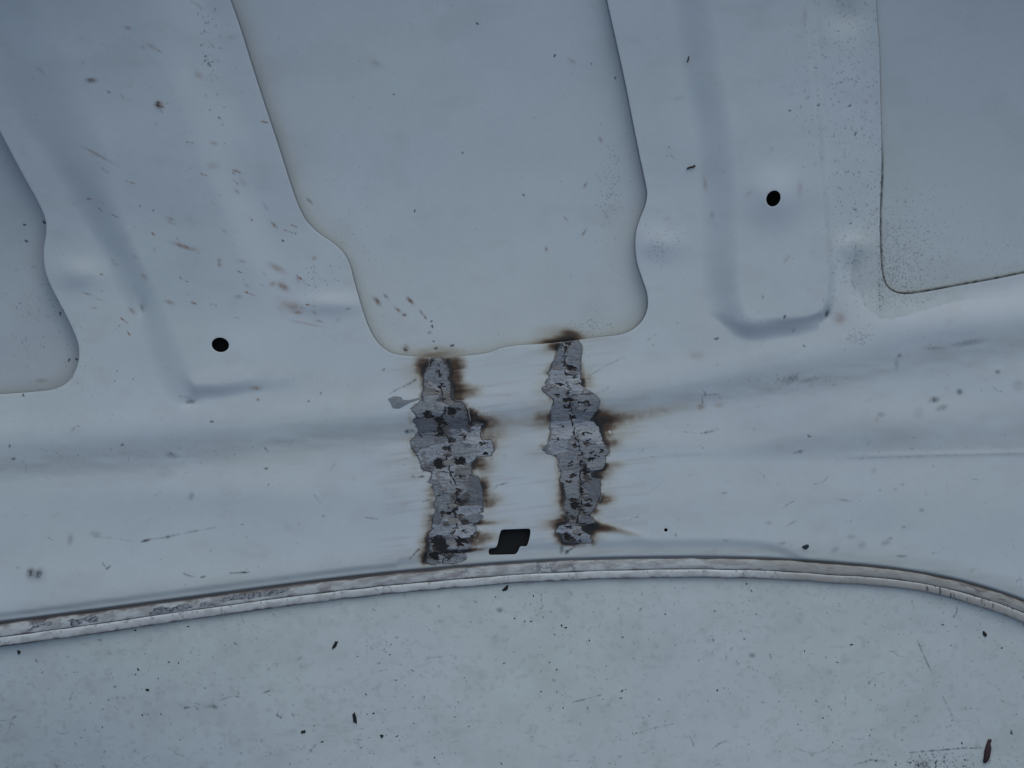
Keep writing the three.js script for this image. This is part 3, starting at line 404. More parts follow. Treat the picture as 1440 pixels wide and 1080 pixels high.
const matSkin = new THREE.MeshPhysicalMaterial({ map: mapSkin, roughness: 0.36, bumpMap: bumpPaint, bumpScale: 0.00005, side: THREE.DoubleSide });
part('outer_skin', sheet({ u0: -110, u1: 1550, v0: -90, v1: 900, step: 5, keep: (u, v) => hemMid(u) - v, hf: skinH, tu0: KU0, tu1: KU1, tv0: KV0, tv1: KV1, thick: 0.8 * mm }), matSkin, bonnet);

// black plates added behind the frame holes so the openings show dark
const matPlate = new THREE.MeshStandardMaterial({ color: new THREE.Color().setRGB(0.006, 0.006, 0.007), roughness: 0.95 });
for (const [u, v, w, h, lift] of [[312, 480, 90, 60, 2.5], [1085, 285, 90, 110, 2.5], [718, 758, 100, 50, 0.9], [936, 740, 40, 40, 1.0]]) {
  const g = new RoundedBoxGeometry(w * S, 1.2 * mm, h * S, 2, 0.5 * mm); g.rotateX(Math.max(0, 640 - v) * 0.00056); g.rotateZ(Math.max(0, 700 - u) * 0.00026); g.translate(X(u), skinH(u, v) + lift * mm, Z(v)); part('added_hole_backing', g, matPlate, bonnet);
}

// ------------------------------------------------------------------ weld seams
const pitsL = [[606, 508, 4, 3], [629, 508, 5, 4], [600, 510, 6, 5], [616, 523, 1.6, 2.6], [620, 528, 2.2, 2], [620, 543, 2, 4], [623, 543, 3, 1], [616, 551, 3, 0.9], [623.5, 562, 2.4, 2.6], [602.6, 580, 5, 3], [603, 585.5, 6, 2.6], [636, 577.6, 6, 4.6], [626, 580, 2, 5], [646, 575, 4, 1.8], [638, 586, 2, 1.5], [617, 590, 7, 3.6], [624, 596, 5, 2], [619, 600, 2.2, 9], [619, 609.5, 6, 3.6], [592, 613, 3, 1.4], [634.4, 619, 2.6, 4], [638, 620.5, 4, 2], [628, 629.5, 5, 2.2], [633, 633.5, 1.8, 3], [629, 640.5, 4, 1.6], [618, 652, 9, 6], [647, 649, 8, 5], [652, 614.6, 2, 4], [679, 624, 3.5, 2.4], [683, 636.5, 3, 1.4], [634.5, 665.5, 1.4, 2.4], [645.5, 669, 7, 1.6], [635, 677.5, 1.5, 2], [624, 664, 5, 0.9], [643, 692, 3, 5], [648, 690, 4, 1.4], [640, 700.5, 2.4, 4], [651, 707, 7, 3.2], [645, 704, 3, 2], [640, 716, 2.4, 6], [632, 721, 5, 1.8], [631, 711, 1.8, 3], [623, 721, 2, 4], [618, 697, 2, 2], [648, 728, 4, 5], [654, 735, 7, 3.6], [643, 742, 4, 2], [627.5, 737.5, 4, 2.4], [620, 765, 9, 10], [613, 760, 5, 6], [645, 762, 4.5, 6], [655, 759.5, 12, 2.6], [635, 749.7, 2, 1.6], [653, 747.6, 2, 1.4], [611, 781, 9, 5], [638, 776, 20, 2.2], [629, 785.5, 4.5, 2], [622, 775, 8, 3]];
const pitsR = [[786.7, 485, 5, 3.4], [799, 483, 4, 3.6], [794, 490, 2.8, 1.8], [793.6, 496, 0.8, 5], [793.2, 504, 0.8, 5], [793, 511, 2.4, 4], [797, 517, 2.4, 4], [803.5, 518, 5, 3.6], [799, 527, 4, 2], [808, 530, 2, 1.8], [811, 539, 3, 0.9], [797.4, 541, 0.9, 4], [799, 546, 1.3, 2.4], [800, 552.6, 2.6, 1.8], [786.7, 540, 4, 1.6], [781, 555, 4, 1.6], [784, 558, 3, 1], [798, 563, 7, 2.4], [795.7, 571.5, 6, 1.9], [821, 566, 5, 3], [815, 566, 3, 1.4], [828, 568, 1.4, 4], [820, 577, 4, 1], [802, 576, 0.9, 5], [805.4, 586.8, 3.6, 2.8], [792, 598.6, 4, 1.4], [806, 603.6, 0.8, 5], [808, 610, 0.8, 4], [811, 616.5, 1.4, 3], [809, 626.5, 3, 1.8], [783, 617, 1, 4], [820, 610.5, 2.4, 2.4], [825, 608.5, 5, 1], [824, 623, 3.4, 3.6], [828, 619, 1.6, 2], [831, 625, 6, 0.9], [816.4, 633, 1.6, 2], [816, 638.5, 2, 2], [831, 635, 4, 1.5], [847, 634, 3, 2.2], [831, 644.6, 6, 1.9], [839, 641, 4, 1], [803, 651, 4, 1.1], [801, 655, 4, 1.1], [816, 652, 0.8, 3], [823, 662, 4, 7], [825, 672, 5, 5], [805, 668, 4, 2.6], [800, 677, 5, 1], [815, 683, 0.8, 6], [817, 690, 2, 5], [825, 695, 5, 0.8], [804, 703, 3, 2], [808, 709.5, 6, 4.4], [809, 702.6, 3, 1], [828, 702, 4, 1.8], [825.5, 709.5, 6, 1.8], [817, 716.6, 5, 1.8], [820, 721, 3, 1.4], [799, 720, 3, 1.6], [801, 729, 7, 3], [811, 733, 1.6, 3], [818, 737.5, 5, 2.4], [800.5, 741, 5, 1.6], [797.5, 755, 6.5, 5], [814, 751.5, 2.2, 2], [809, 760.5, 8, 1.8]];
// facets left by the grinder: long thin cells, each with its own tilt and tone
function facet(u, v, sd) {
  const cw = 21, ch = 9.5, x = u / cw + 0.5 * (vn(v / 14, sd) - 0.5), y = (v + 0.1 * u) / ch, xi = Math.floor(x), yi = Math.floor(y); let b = 9, id = [0, 0], second = 9, px = 0, py = 0;
  for (let j = -1; j <= 1; j++) for (let i = -1; i <= 1; i++) {
    const cx = xi + i + hash(xi + i + sd * 31, yi + j), cy = yi + j + hash(xi + i, yi + j + sd * 57), d = Math.hypot(cx - x, cy - y);
    if (d < b) { second = b; b = d; id = [xi + i, yi + j]; px = x - cx; py = y - cy; } else if (d < second) second = d;
  }
  return { tone: hash(id[0] * 3 + sd, id[1] * 7 + 5), tx: hash(id[0] + 91, id[1] + sd) - 0.5, ty: hash(id[0] + sd, id[1] + 37) - 0.5, px, py, edge: second - b };
}
const crackL = pl([[500, 617], [525, 618], [545, 620], [575, 626], [600, 619], [620, 634], [640, 629], [665, 634], [690, 643], [716, 640], [740, 642], [765, 628], [800, 622]]), crackR = pl([[480, 797], [500, 793.5], [540, 797], [575, 802], [604, 806], [616, 811], [638, 816], [652, 816], [683, 815], [705, 817], [735, 811], [765, 806]]);
const crackU = (v, sd) => (sd === 1 ? crackL : crackR)(v) + 2.2 * (vn(v / 5, sd + 3) - 0.5);
function weldSeam(field, pits, sd, u0, u1, v0, v1, spots, flakes, label) {
  const pit = (u, v) => { let p = 0; const du = (fbm(u / 5 + sd, v / 1.8, 3) - 0.5) * 11, dv = (fbm(u / 4 + 30, v / 3 + sd, 3) - 0.5) * 7; for (const q of pits) { const x = (u + du - q[0]) / q[2], y = (v + dv - q[1]) / q[3], k = x * x + y * y; if (k < 3) p = Math.max(p, sm(2.2, 0.5, k) * (q[2] * q[3] > 26 ? 1 : 0.5 + 0.5 * hash(Math.round(q[0] * 10), Math.round(q[1] * 10)))); } return p; };
  const hf = (u, v, d) => {
    const f = facet(u, v, sd);
    let h = frameRaw(u, v) + 0.12 * mm + 0.34 * mm * sm(0, 9, d) + (f.tx * f.px * 0.5 + f.ty * f.py * 0.5) * mm * sm(0.02, 0.25, f.edge) * sm(0, 5, d);
    h += 0.12 * mm * (fbm(u / 16, v / 2.2, 3) - 0.5) - 0.30 * mm * sm(1.4, 0, d);
    return h - 0.5 * mm * pit(u, v);
  };
  const tones = sd === 1 ? [[612, 598, 34, 11, -0.34], [640, 590, 20, 14, -0.16], [668, 618, 20, 14, 0.3], [600, 630, 24, 12, 0.14], [640, 640, 20, 10, 0.12], [667, 695, 10, 24, -0.12], [650, 722, 18, 5, 0.2], [655, 745, 14, 7, 0.22], [612, 745, 12, 6, 0.2], [620, 540, 22, 30, -0.08], [615, 765, 22, 20, -0.3], [640, 650, 30, 5, -0.4], [625, 668, 24, 3, 0.3], [630, 775, 34, 8, -0.3], [640, 770, 14, 4, 0.3], [630, 788, 18, 3, 0.1]]
    : [[800, 500, 18, 18, -0.06], [790, 540, 22, 8, 0.16], [800, 600, 30, 14, 0.22], [780, 628, 20, 10, 0.16], [830, 565, 14, 14, -0.1], [826, 668, 12, 14, -0.4], [812, 705, 20, 16, -0.3], [806, 732, 24, 7, -0.3], [795, 745, 14, 5, 0.25], [826, 757, 12, 6, 0.2], [808, 518, 10, 12, -0.2]];
  const toneAt = (u, v) => { let t = 0; for (const q of tones) { const x = (u - q[0]) / q[2], y = (v - q[1]) / q[3], k = x * x + y * y; if (k < 4) t += q[4] * Math.exp(-k); } return t; };
  const K = 5, tw = Math.round((u1 - u0) * K), th = Math.round((v1 - v0) * K);
  const map = colourMap(tw, th, (i, j, c) => {
    const u = u0 + (i + 0.5) / K, v = v0 + (j + 0.5) / K, f = facet(u, v, sd), d = field.at(u, v), p = pit(u, v);
    const scr = fbm(u / 13 + sd, (v + 0.08 * u) / 0.55, 3), big = fbm(u / 18 + sd, v / 24, 3);
    const k = 0.30 * (0.80 + 0.7 * (f.tone - 0.5) + 1.1 * toneAt(u, v) + 0.8 * (scr - 0.5) + 0.6 * (big - 0.5) + 0.25 * (fbm(u / 2, v / 1.2, 2) - 0.5));
    c[0] = k * 1.01; c[1] = k * 0.985; c[2] = k * 1.04;
    mix(c, 0.06, 0.06, 0.065, sm(0.1, 0.0, f.edge) * sm(0.45, 0.7, vn(u / 9, v / 6 + sd)) * 0.7);
    mix(c, 0.15, 0.115, 0.09, sm(0.46, 0.72, fbm(u / 15 + 12 * sd, v / 11, 3)) * 0.5);
    mix(c, 0.045, 0.04, 0.04, sm(0.74, 0.86, fbm(u / 5 + 9, v / 1.6 + sd, 2)) * 0.7);
    mix(c, 0.06, 0.04, 0.03, sm(0.05, 0.6, p) * 0.8); mix(c, 0.012, 0.010, 0.010, sm(0.45, 0.9, p));
    mix(c, 0.012, 0.011, 0.012, sm(1.5, 0.5, Math.abs(u - crackU(v, sd))) * sm(0.36, 0.5, vn(v / 7, sd * 9)));
    mix(c, 0.035, 0.035, 0.04, sm(1.5, 0.3, d) * (0.35 + 0.6 * vn(u / 6, v / 6)));
  });
  const rough = greyMap(tw >> 1, th >> 1, (i, j) => { const u = u0 + (i + 0.5) * 2 / K, v = v0 + (j + 0.5) * 2 / K; return 0.42 + 0.3 * (fbm(u / 12, v / 0.8, 2) - 0.5) + 0.4 * pit(u, v); });
  const met = greyMap(tw >> 1, th >> 1, (i, j) => { const u = u0 + (i + 0.5) * 2 / K, v = v0 + (j + 0.5) * 2 / K; return 0.75 * (1 - sm(0.1, 0.5, pit(u, v))); });
  const bump = greyMap(tw >> 1, th >> 1, (i, j) => { const u = u0 + (i + 0.5) * 2 / K, v = v0 + (j + 0.5) * 2 / K; return fbm(u / 14 + sd, (v + 0.08 * u) / 0.7, 3); });
  const mat = new THREE.MeshStandardMaterial({ map, roughnessMap: rough, roughness: 1, metalnessMap: met, metalness: 1, bumpMap: bump, bumpScale: 0.00009, side: THREE.DoubleSide });
  const seam = part('weld_seam', sheet({ u0, u1, v0, v1, step: 0.8, keep: (u, v) => field.at(u, v), hf, tu0: u0, tu1: u1, tv0: v0, tv1: v1, thick: 0.5 * mm }), mat, bonnet, label);
  // torn overlapping flakes of bright metal smeared across the bead by the grinder
  const brushed = [0.19, 0.27, 0.39].map((k, n) => new THREE.MeshStandardMaterial({
    map: colourMap(256, 256, (i, j, c) => { const a = fbm(i / 40 + n * 9 + sd, j / 2.2, 4), b = fbm(i / 50 + 4, j / 40 + n, 3), e = fbm(i / 9, j / 7 + 3 * n, 3); const a2 = fbm(i / 90 + n * 5, j / 1.3 + 7 * n, 2), q = k * (0.5 + 0.5 * a + 0.45 * a2 + 0.5 * (b - 0.4) - 0.12 * (e - 0.5)); c[0] = q; c[1] = q * 0.995; c[2] = q * 1.035; mix(c, 0.12, 0.09, 0.075, sm(0.58, 0.75, b) * 0.6); mix(c, 0.06, 0.05, 0.05, sm(0.7, 0.8, fbm(i / 26 + 50, j / 4 + 7 * n, 3)) * 0.5); }),
    roughness: 0.38, metalness: 0.72, bumpMap: bump, bumpScale: 0.00016, side: THREE.DoubleSide }));
  flakes.forEach(([cx, cy, rx, ry, tone, a = -0.06], n) => {
    const ca = Math.cos(a), sa = Math.sin(a), tx = (hash(n, sd) - 0.5) * 0.16, ty = (hash(n + 40, sd) - 0.4) * 0.20, o = 0.16 + 0.28 * hash(n, sd + 9);
    const keep = (u, v) => {
      const x = ((u - cx) * ca + (v - cy) * sa) / rx, y = (-(u - cx) * sa + (v - cy) * ca) / ry, th = Math.atan2(y, x);
      const tear = 0.34 * (fbm(3 + Math.cos(th) * 1.4 + n * 3, 3 + Math.sin(th) * 1.4, 3) - 0.5) + 0.75 * (fbm(v / 1.7 + n * 7, u / 30, 3) - 0.5) * Math.abs(Math.cos(th));
      return Math.min((1.04 + tear - Math.pow(Math.pow(Math.abs(x), 3.6) + Math.pow(Math.abs(y), 3.6), 1 / 3.6)) * Math.min(rx, ry), field.at(u, v) - 0.5, (0.32 - pit(u, v)) * 3, Math.abs(u - crackU(v, sd)) - 0.9 * sm(0.36, 0.5, vn(v / 7, sd * 9)) + 0.05);
    };
    const hf = (u, v, d) => frameRaw(u, v) + (0.42 + o) * mm + ((u - cx) * tx + (v - cy) * ty) * S * 0.8 + 0.10 * mm * sm(0, 5, d) + 0.16 * mm * (fbm(u / 12, v / 1.9 + n, 2) - 0.5) + 0.12 * mm * (fbm(u / 7 + n, v / 6, 2) - 0.5);
    part('weld_flake', sheet({ u0: cx - rx * 1.35 - 2, u1: cx + rx * 1.35 + 2, v0: cy - ry * 1.45 - 2, v1: cy + ry * 1.45 + 2, step: 1, keep, hf, tu0: cx - 26, tu1: cx + 26, tv0: cy - 26, tv1: cy + 26, thick: 0.42 * mm }), brushed[tone], seam);
  });
  // round spots of weld metal left standing between the pits
  for (const [cu, cv, rx, ry, brown] of spots) {
    const g = new THREE.SphereGeometry(1, 30, 16, 0, Math.PI * 2, 0, Math.PI * 0.5), P = g.attributes.position;
    for (let i = 0; i < P.count; i++) {
      const x = P.getX(i), y = P.getY(i), z = P.getZ(i), a = Math.atan2(z, x), r = 1 + 0.16 * Math.sin(2 * a + cu) + 0.1 * Math.sin(3 * a + cv * 2) + 0.06 * Math.sin(5 * a + cu * 3);
      P.setXYZ(i, x * rx * r * S, (Math.min(y, 0.55 + 0.22 * y)) * 0.62 * mm + 0.06 * mm * (vn(x * 4 + cu, z * 4 + cv) - 0.5), z * ry * r * S);
    }
    g.translate(X(cu), frameRaw(cu, cv) + 0.08 * mm, Z(cv)); g.computeVertexNormals();
    part('weld_spot', g, spotMats[brown], seam);
  }
}
const spotTex = [0, 1].map(k => colourMap(128, 128, (i, j, c) => { const n = fbm(i / 20 + 40 * k, j / 5, 4), m = fbm(i / 26, j / 26 + 9 * k, 3); const q = 0.13 + 0.22 * n; c[0] = q; c[1] = q * (k ? 0.93 : 1); c[2] = q * (k ? 0.87 : 1.06); mix(c, 0.05, 0.035, 0.028, sm(0.55, 0.75, m) * 0.7); }));
const spotMats = spotTex.map(map => new THREE.MeshStandardMaterial({ map, roughness: 0.5, metalness: 0.6, side: THREE.DoubleSide }));
weldSeam(fWL, pitsL, 1, 570, 702, 496, 800, [[617, 508, 5, 5, 0], [631.7, 650, 9, 6, 1], [636.5, 710, 6, 6, 1], [637, 733, 8, 7, 1], [635, 763, 7.5, 7, 1], [621, 783, 6, 4, 0], [634, 692, 5, 5, 1]], [[616, 530, 18, 20, 1], [598, 575, 19, 11, 1], [641, 578, 17, 14, 0], [600, 597, 21, 9, 0], [645, 601, 16, 10, 0], [598, 622, 21, 11, 1], [612, 638, 25, 12, 2, -0.3], [665, 612, 16, 13, 2], [683, 629, 13, 13, 2], [651, 631, 12, 12, 1], [656, 644, 14, 7, 2, -0.2], [632, 665, 27, 7, 2, -0.12], [607, 675, 9, 6, 1], [669, 692, 10, 25, 0], [642, 681, 22, 11, 1], [620, 699, 12, 20, 1], [657, 718, 19, 7, 2], [669, 729, 13, 5.5, 1], [613, 725, 10, 12, 0], [618, 745, 19, 8, 2], [653, 748, 18, 8, 2, -0.2], [656, 768, 12, 5, 1], [638, 788, 20, 4.5, 1, -0.15], [612, 789, 12, 4.5, 0]], 'left weld seam, wide and ragged with brown weld spots');
weldSeam(fWR, pitsR, 2, 754, 864, 472, 772, [[809, 746, 6, 5, 1], [810, 754.5, 5, 3.5, 0], [808, 722, 6, 4, 1], [817, 624, 4, 4.5, 0], [817, 748, 4, 3, 0], [812, 694, 4, 5, 1]], [[787, 503, 8, 15, 1, 0.3], [808, 500, 10, 17, 1], [786, 535, 20, 15, 2], [811, 539, 10, 11, 2], [783, 560, 15, 13, 1], [827, 564, 18, 15, 1], [790, 581, 17, 10, 1], [821, 583, 15, 8, 1], [790, 605, 20, 13, 2], [829, 606, 19, 13, 2], [785, 629, 23, 10, 2], [836, 631, 21, 11, 1], [798, 648, 15, 10, 1], [838, 651, 15, 9, 1], [797, 672, 12, 10, 1], [834, 688, 12, 16, 0], [803, 689, 10, 12, 1], [802, 709, 10, 14, 0], [830, 711, 10, 11, 0], [822, 730, 17, 6, 0, 0.3], [795, 743, 13, 6.5, 2], [823, 757, 12, 7, 2]], 'right weld seam, narrower with a thin dark crack down its middle');
{
  const map = colourMap(256, 96, (i, j, c) => { const n = fbm(i / 30, j / 4, 4), k = 0.16 + 0.16 * n; c[0] = k * 0.96; c[1] = k; c[2] = k * 1.08; });
  const mat = new THREE.MeshStandardMaterial({ map, roughness: 0.45, metalness: 0.7, side: THREE.DoubleSide });
  part('bare_patch', sheet({ u0: 538, u1: 602, v0: 550, v1: 580, step: 0.7, keep: (u, v) => fPatch.at(u, v), hf: (u, v, d) => frameRaw(u, v) + 0.1 * mm + 0.05 * mm * sm(0, 3, d), tu0: 538, tu1: 602, tv0: 550, tv1: 580, thick: 0.12 * mm }), mat, bonnet, 'small grey patch ground to bare metal left of the left seam');
}

// ------------------------------------------------------------------ hem and sealant along the bonnet edge
function strip(from, to, prof, nU, nT, wob) {
  const pos = [], uv = [], idx = [];
  for (let i = 0; i <= nU; i++) { const u = lerp(-110, 1550, i / nU); for (let j = 0; j <= nT; j++) { const t = j / nT, [x, y] = prof(t, u); pos.push(X(u), y, Z(lerp(from(u), to(u), x) + wob(u, t))); uv.push((u + 110) / 1660, t); } }
  for (let i = 0; i < nU; i++) for (let j = 0; j < nT; j++) { const a = i * (nT + 1) + j, b = a + nT + 1; idx.push(a, a + 1, b, b, a + 1, b + 1); }
  const g = new THREE.BufferGeometry(); g.setAttribute('position', new THREE.Float32BufferAttribute(pos, 3)); g.setAttribute('uv', new THREE.Float32BufferAttribute(uv, 2)); g.setIndex(idx); g.computeVertexNormals(); return g;
}
const hemY = u => base(u, hemMid(u)) + 0.4 * mm;
const peel = (u, t) => {                                                    // where the paint has wrinkled and come away
  const n = fbm(u / 16, t * 3 + u / 60, 4);
  let k = Math.max(sm(24, 44, u) * sm(76, 58, u) * sm(0.95, 0.2, Math.abs(t - 0.45) * 2), sm(84, 100, u) * sm(140, 124, u) * sm(0.9, 0.2, Math.abs(t - 0.62) * 2), sm(206, 222, u) * sm(322, 290, u) * sm(0.9, 0.2, Math.abs(t - 0.7 + sm(220, 310, u) * 0.15) * 2), sm(296, 315, u) * sm(425, 360, u) * sm(0.95, 0.25, Math.abs(t - 0.42) * 2.2));
  return sm(0.42, 0.48, k * 0.7 + (n - 0.5) * 1.5 * (k > 0 ? 1 : 0));
};
const HW = 2048, HH = 64;
const mapSeal = colourMap(HW, HH, (i, j, c) => {
  const u = -110 + (i + 0.5) * 1660 / HW, t = (j + 0.5) / HH, n = fbm(u / 30, t * 4, 4), m = fbm(u / 11 + 40, t * 5, 3);
  c[0] = 0.53 + 0.16 * (n - 0.5); c[1] = 0.525 + 0.16 * (n - 0.5); c[2] = 0.51 + 0.14 * (n - 0.5); mix(c, 0.27, 0.24, 0.22, sm(0.46, 0.7, fbm(u / 19 + 61, t * 2.4 + 3, 5)) * 0.55);
  mix(c, 0.33, 0.305, 0.28, sm(0.46, 0.72, fbm(u / 60 + 9, t * 2 + 4, 4)) * 0.6 * sm(250, 560, u)); mix(c, 0.24, 0.19, 0.18, sm(0.5, 0.75, fbm(u / 22 + 3, t * 3 + 8, 4)) * 0.6 * sm(420, 560, u) * sm(1000, 860, u)); mix(c, 0.29, 0.265, 0.235, sm(1010, 1110, u) * (0.45 + 0.5 * m));
  mix(c, 0.25, 0.2, 0.19, sm(0.62, 0.8, m) * 0.5);
  const cl = Math.max(sm(745, 760, u) * sm(790, 778, u), sm(796, 800, u) * sm(812, 806, u), sm(640, 646, u) * sm(665, 655, u) * 0.7); mix(c, 0.17, 0.17, 0.19, cl * sm(0.5, 0.64, fbm(u / 4, t * 4 + 3, 3)) * 0.8);
  const p = peel(u, t); if (p > 0) { const wr = Math.abs(fbm(u / 4.5, t * 5 + u / 18, 3) - 0.5) * 2; mix(c, 0.27, 0.275, 0.29, p * 0.9); mix(c, 0.045, 0.045, 0.05, p * sm(0.16, 0.03, wr)); }
  mix(c, 0.12, 0.075, 0.06, sm(0.36, 0.1, t + 0.5 * (m - 0.45)) * 0.7 * sm(860, 480, u)); mix(c, 0.03, 0.018, 0.014, sm(lerp(0.22, 0.12, sm(500, 900, u)), 0.05, t + 0.16 * (n - 0.5)) * (0.75 + 0.25 * m)); mix(c, 0.09, 0.06, 0.06, sm(0.84, 0.97, t + 0.12 * (m - 0.5)) * 0.8);
  mix(c, 0.07, 0.045, 0.04, sm(1300, 1400, u) * sm(0.45, 0.7, m + (0.35 - t) * 0.6) * 0.6);
});
const mapHem = colourMap(HW, HH, (i, j, c) => {
  const u = -110 + (i + 0.5) * 1660 / HW, t = (j + 0.5) / HH, n = fbm(u / 26 + 70, t * 3, 4), m = fbm(u / 9 + 20, t * 4 + 8, 3);
  { const q = lerp(0.54, 0.70, sm(0.4, 0.62, t)) + 0.14 * (n - 0.5); c[0] = q; c[1] = q; c[2] = q * 0.99; } mix(c, 0.31, 0.29, 0.265, sm(0.48, 0.72, fbm(u / 14 + 33, t * 3, 4)) * 0.5 * sm(0.8, 0.45, t)); mix(c, 0.12, 0.1, 0.1, sm(0.66, 0.78, fbm(u / 5 + 3, t * 4, 3)) * 0.5);
  mix(c, 0.35, 0.315, 0.295, sm(0.5, 0.0, t + 0.5 * (m - 0.5)) * 0.7); mix(c, 0.05, 0.035, 0.035, sm(0.24, 0.04, t + 0.2 * (m - 0.5)) * sm(0.3, 0.55, n + 0.1));
  mix(c, 0.06, 0.045, 0.045, sm(0, 20, u + 60) * sm(60, 30, u) * sm(0.24, 0.1, t)); mix(c, 0.30, 0.275, 0.25, sm(1090, 1110, u) * sm(0.75, 0.4, t) * (0.5 + 0.5 * m));
  mix(c, 0.04, 0.03, 0.03, sm(0.72, 0.8, fbm(u / 2.6, t * 3, 2)) * 0.8 * sm(1150, 1330, u));
});
const matSeal = new THREE.MeshStandardMaterial({ map: mapSeal, roughness: 0.62, side: THREE.DoubleSide });
const matHem = new THREE.MeshStandardMaterial({ map: mapHem, roughness: 0.5, side: THREE.DoubleSide });
const prof1 = (t, u) => { const y = Math.sin(Math.PI * Math.pow(t, 0.85)); const p = peel(u, t), wr = p > 0.2 ? (fbm(u / 3.5, t * 6, 2) - 0.5) * 0.35 * mm * p : 0; return [t, hemY(u) - 1.1 * mm + 1.9 * mm * Math.pow(Math.max(0, y), 0.38) - 0.5 * mm * sm(0, 0.25, 1 - t) * (1 - t) + wr - 0.15 * mm * p + 0.5 * mm * (fbm(u / 15, t * 2, 3) - 0.5) * Math.sin(Math.PI * t)]; };
part('seam_sealant', strip(u => hemTop(u) + 0.4, hemMid, prof1, 1660, 20, (u, t) => (fbm(u / 22, 3, 3) - 0.5) * 3.2 * Math.sin(Math.PI * t)), matSeal, bonnet);
const prof2 = (t, u) => { const a = Math.PI * lerp(1.02, -0.42, t); return [0.48 - 0.52 * Math.cos(a) * -1 * -1, hemY(u) - 0.9 * mm + 1.15 * mm * Math.sign(Math.sin(a)) * Math.pow(Math.abs(Math.sin(a)), 0.7)]; };
part('hem_flange', strip(hemMid, hemBot, prof2, 830, 22, (u, t) => (fbm(u / 30, 9, 3) - 0.5) * 2.0), matHem, bonnet);

// ------------------------------------------------------------------ loose debris
function lump(rx, ry, rz, sd, det = 2) {
  const g = new THREE.IcosahedronGeometry(1, det), P = g.attributes.position;
  for (let i = 0; i < P.count; i++) { const x = P.getX(i), y = P.getY(i), z = P.getZ(i), k = 1 + 1.3 * (vn(x * 1.9 + sd * 3.1, z * 1.9 + y * 2 + sd) - 0.5); P.setXYZ(i, x * rx * k * S, y * ry * k * S, z * rz * k * S); }
  g.computeVertexNormals(); return g;
}
const dm = (r, g, b, rough = 0.8) => new THREE.MeshStandardMaterial({ color: new THREE.Color().setRGB(r, g, b), roughness: rough });
const dark = dm(0.012, 0.012, 0.013), brownM = dm(0.035, 0.018, 0.014), redM = dm(0.04, 0.012, 0.014, 0.6);
function place(name, u, v, rx, rz, ang, mat, label, category, onFrame = false, geo) {
  const g = geo || lump(rx, Math.min(rx, rz) * 0.6, rz, u * 0.37); const m = thing(name, g, mat, label, category);
  m.position.set(X(u), (onFrame ? frameRaw(u, v) : groundH(u, v)) + Math.min(rx, rz) * 0.35 * S, Z(v)); m.rotation.y = ang; return m;
}
{ // reddish seed pod, tapered with a stalk end
  const g = new THREE.LatheGeometry([[0, -17], [2, -16.2], [3.6, -13], [4.4, -7], [4.8, 0], [4.4, 6], [3, 11], [2.6, 13], [3.1, 15.5], [2, 18], [0, 18.6]].map(p => new THREE.Vector2(p[0] * S, p[1] * S)), 16);
  const P = g.attributes.position; for (let i = 0; i < P.count; i++) { const y = P.getY(i) / S; P.setX(i, P.getX(i) + (vn(y / 4, 3) - 0.5) * 2 * S); }
  g.rotateX(-Math.PI / 2); g.computeVertexNormals();
  place('seed_pod', 1391, 1059, 4.8, 17, -0.2, redM, 'dark red slender seed pod lying at the lower right of the white surface', 'seed pod', false, g);
}
place('seed', 470, 908.5, 2.2, 5.6, -0.5, dark, 'small dark oval seed below the hem, left of the middle', 'seed');
place('leaf_scrap', 498, 1011, 2.6, 7.4, 0.15, dark, 'black crumpled leaf scrap on the white surface below the left weld seam', 'leaf scrap');
place('dirt_crumb', 711, 828, 4.6, 2.4, 0.6, dark, 'black crumb of dirt touching the hem below the latch slot', 'dirt');
place('dirt_crumb', 537, 1036, 2.6, 1.9, 0.2, dark, 'round black crumb low on the white surface right of the leaf scrap', 'dirt');
place('dirt_crumb', 17, 922, 3, 2.4, 0.3, dark, 'black crumb under the hem at the far left edge', 'dirt');
place('dirt_crumb', 425, 1031, 3.4, 2.2, 0.5, dark, 'dark tailed crumb low on the white surface left of the leaf scrap', 'dirt');
place('dirt_crumb', 1386, 892, 2, 4, 0.5, dark, 'dark oblong crumb under the hem near the right edge', 'dirt');
place('dirt_crumb', 203, 974, 2.3, 1.8, -0.4, dark, 'largest of the black crumbs scattered at the lower left', 'dirt');
place('paint_chip', 1132, 769, 3.8, 3.2, 0.2, dm(0.03, 0.045, 0.055), 'dark blue-grey chip on the bonnet lip just above the hem at right', 'chip', true);
{ const c = new THREE.CatmullRomCurve3([[-6, 0, 3], [-2, 1, 1], [2, 1, 0.4], [5, 0.6, -1.8]].map(p => new THREE.Vector3(p[0] * S, p[1] * S, p[2] * S))); place('twig', 969, 238.5, 2, 2, 0, brownM, 'tiny reddish brown twig bit on the frame left of the right hat channel', 'twig', true, new THREE.TubeGeometry(c, 14, 1.3 * S, 7)); }
{ const c = new THREE.CatmullRomCurve3([[-1, 0, 4], [0.4, 1, 1], [1.3, 0.6, -4]].map(p => new THREE.Vector3(p[0] * S, p[1] * S, p[2] * S))); place('twig', 962, 93, 2, 2, 0, brownM, 'tiny dark sliver on the frame near the top right of the middle opening', 'twig', true, new THREE.TubeGeometry(c, 10, 0.9 * S, 6)); }
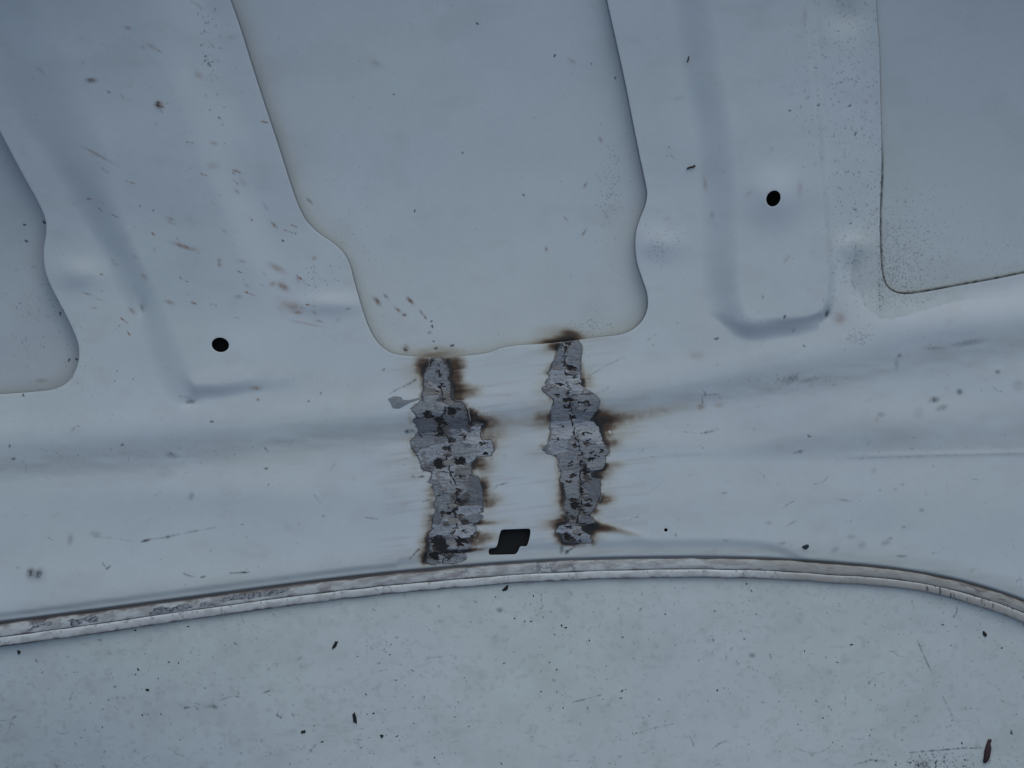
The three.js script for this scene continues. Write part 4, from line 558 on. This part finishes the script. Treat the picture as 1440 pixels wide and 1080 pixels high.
{ // uncountable grit on the lower surface
  const gs = [], ex = [[234, 934], [248, 935], [97, 950], [186, 952], [190, 945], [218, 971], [147, 990], [120, 994], [195, 1010], [124, 1021], [131, 1035], [452, 1045], [308, 1056], [558, 1036], [515, 978], [556, 957], [548, 921], [514, 977], [525, 970], [516, 1005], [525, 1004], [724, 870], [738, 874], [747, 874], [750, 838], [697, 840], [764, 868], [790, 880], [796, 883], [780, 893], [792, 893], [829, 901], [761, 973], [783, 974], [795, 976], [792, 996], [875, 972], [880, 970], [873, 982], [848, 984], [913, 1007], [895, 1031], [890, 1031], [872, 1040], [709, 933], [773, 932], [783, 942], [1050, 821], [1057, 831], [1054, 845], [1064, 864], [1328, 849], [1328, 862], [1327, 879], [1339, 908], [1198, 907], [1178, 932], [1232, 964], [1299, 970], [1009, 971], [996, 986], [1158, 1010], [1227, 1027], [1185, 1051], [1172, 1045], [1051, 932], [1053, 938], [1083, 921], [1355, 1047], [1425, 1033], [1410, 912], [1180, 849], [262, 883], [186, 889], [1425, 1030], [1432, 1006], [1380, 878], [1305, 1075], [1294, 1078], [1318, 1074]];
  for (const [u, v] of ex) { const r = rr(0.5, 1.2), g = lump(r * rr(0.8, 2.2), r * 0.45, r * rr(0.5, 1), rnd() * 50, 1); g.rotateY(rr(0, 3)); g.translate(X(u), groundH(u, v) + r * 0.3 * S, Z(v)); gs.push(g); }
  for (let k = 0; k < 420; k++) { const u = rr(-60, 1500), v = rr(835, 1150); if (v < hemBot(u) + 8 || fbm(u / 50 + 8, v / 50 + 2, 3) < 0.46) continue; const r = rr(0.3, 0.7), g = lump(r * rr(0.8, 2.6), r * 0.4, r * rr(0.5, 1), rnd() * 50, 1); g.rotateY(rr(0, 3)); g.translate(X(u), groundH(u, v) + r * 0.3 * S, Z(v)); gs.push(g); }
  const m = new THREE.Mesh(mergeGeometries(gs), dark); m.name = 'grit'; m.castShadow = m.receiveShadow = true; m.userData = { kind: 'stuff', label: 'fine black grit strewn over the white surface', category: 'grit' }; scene.add(m);
}

renderer.render(scene, camera);
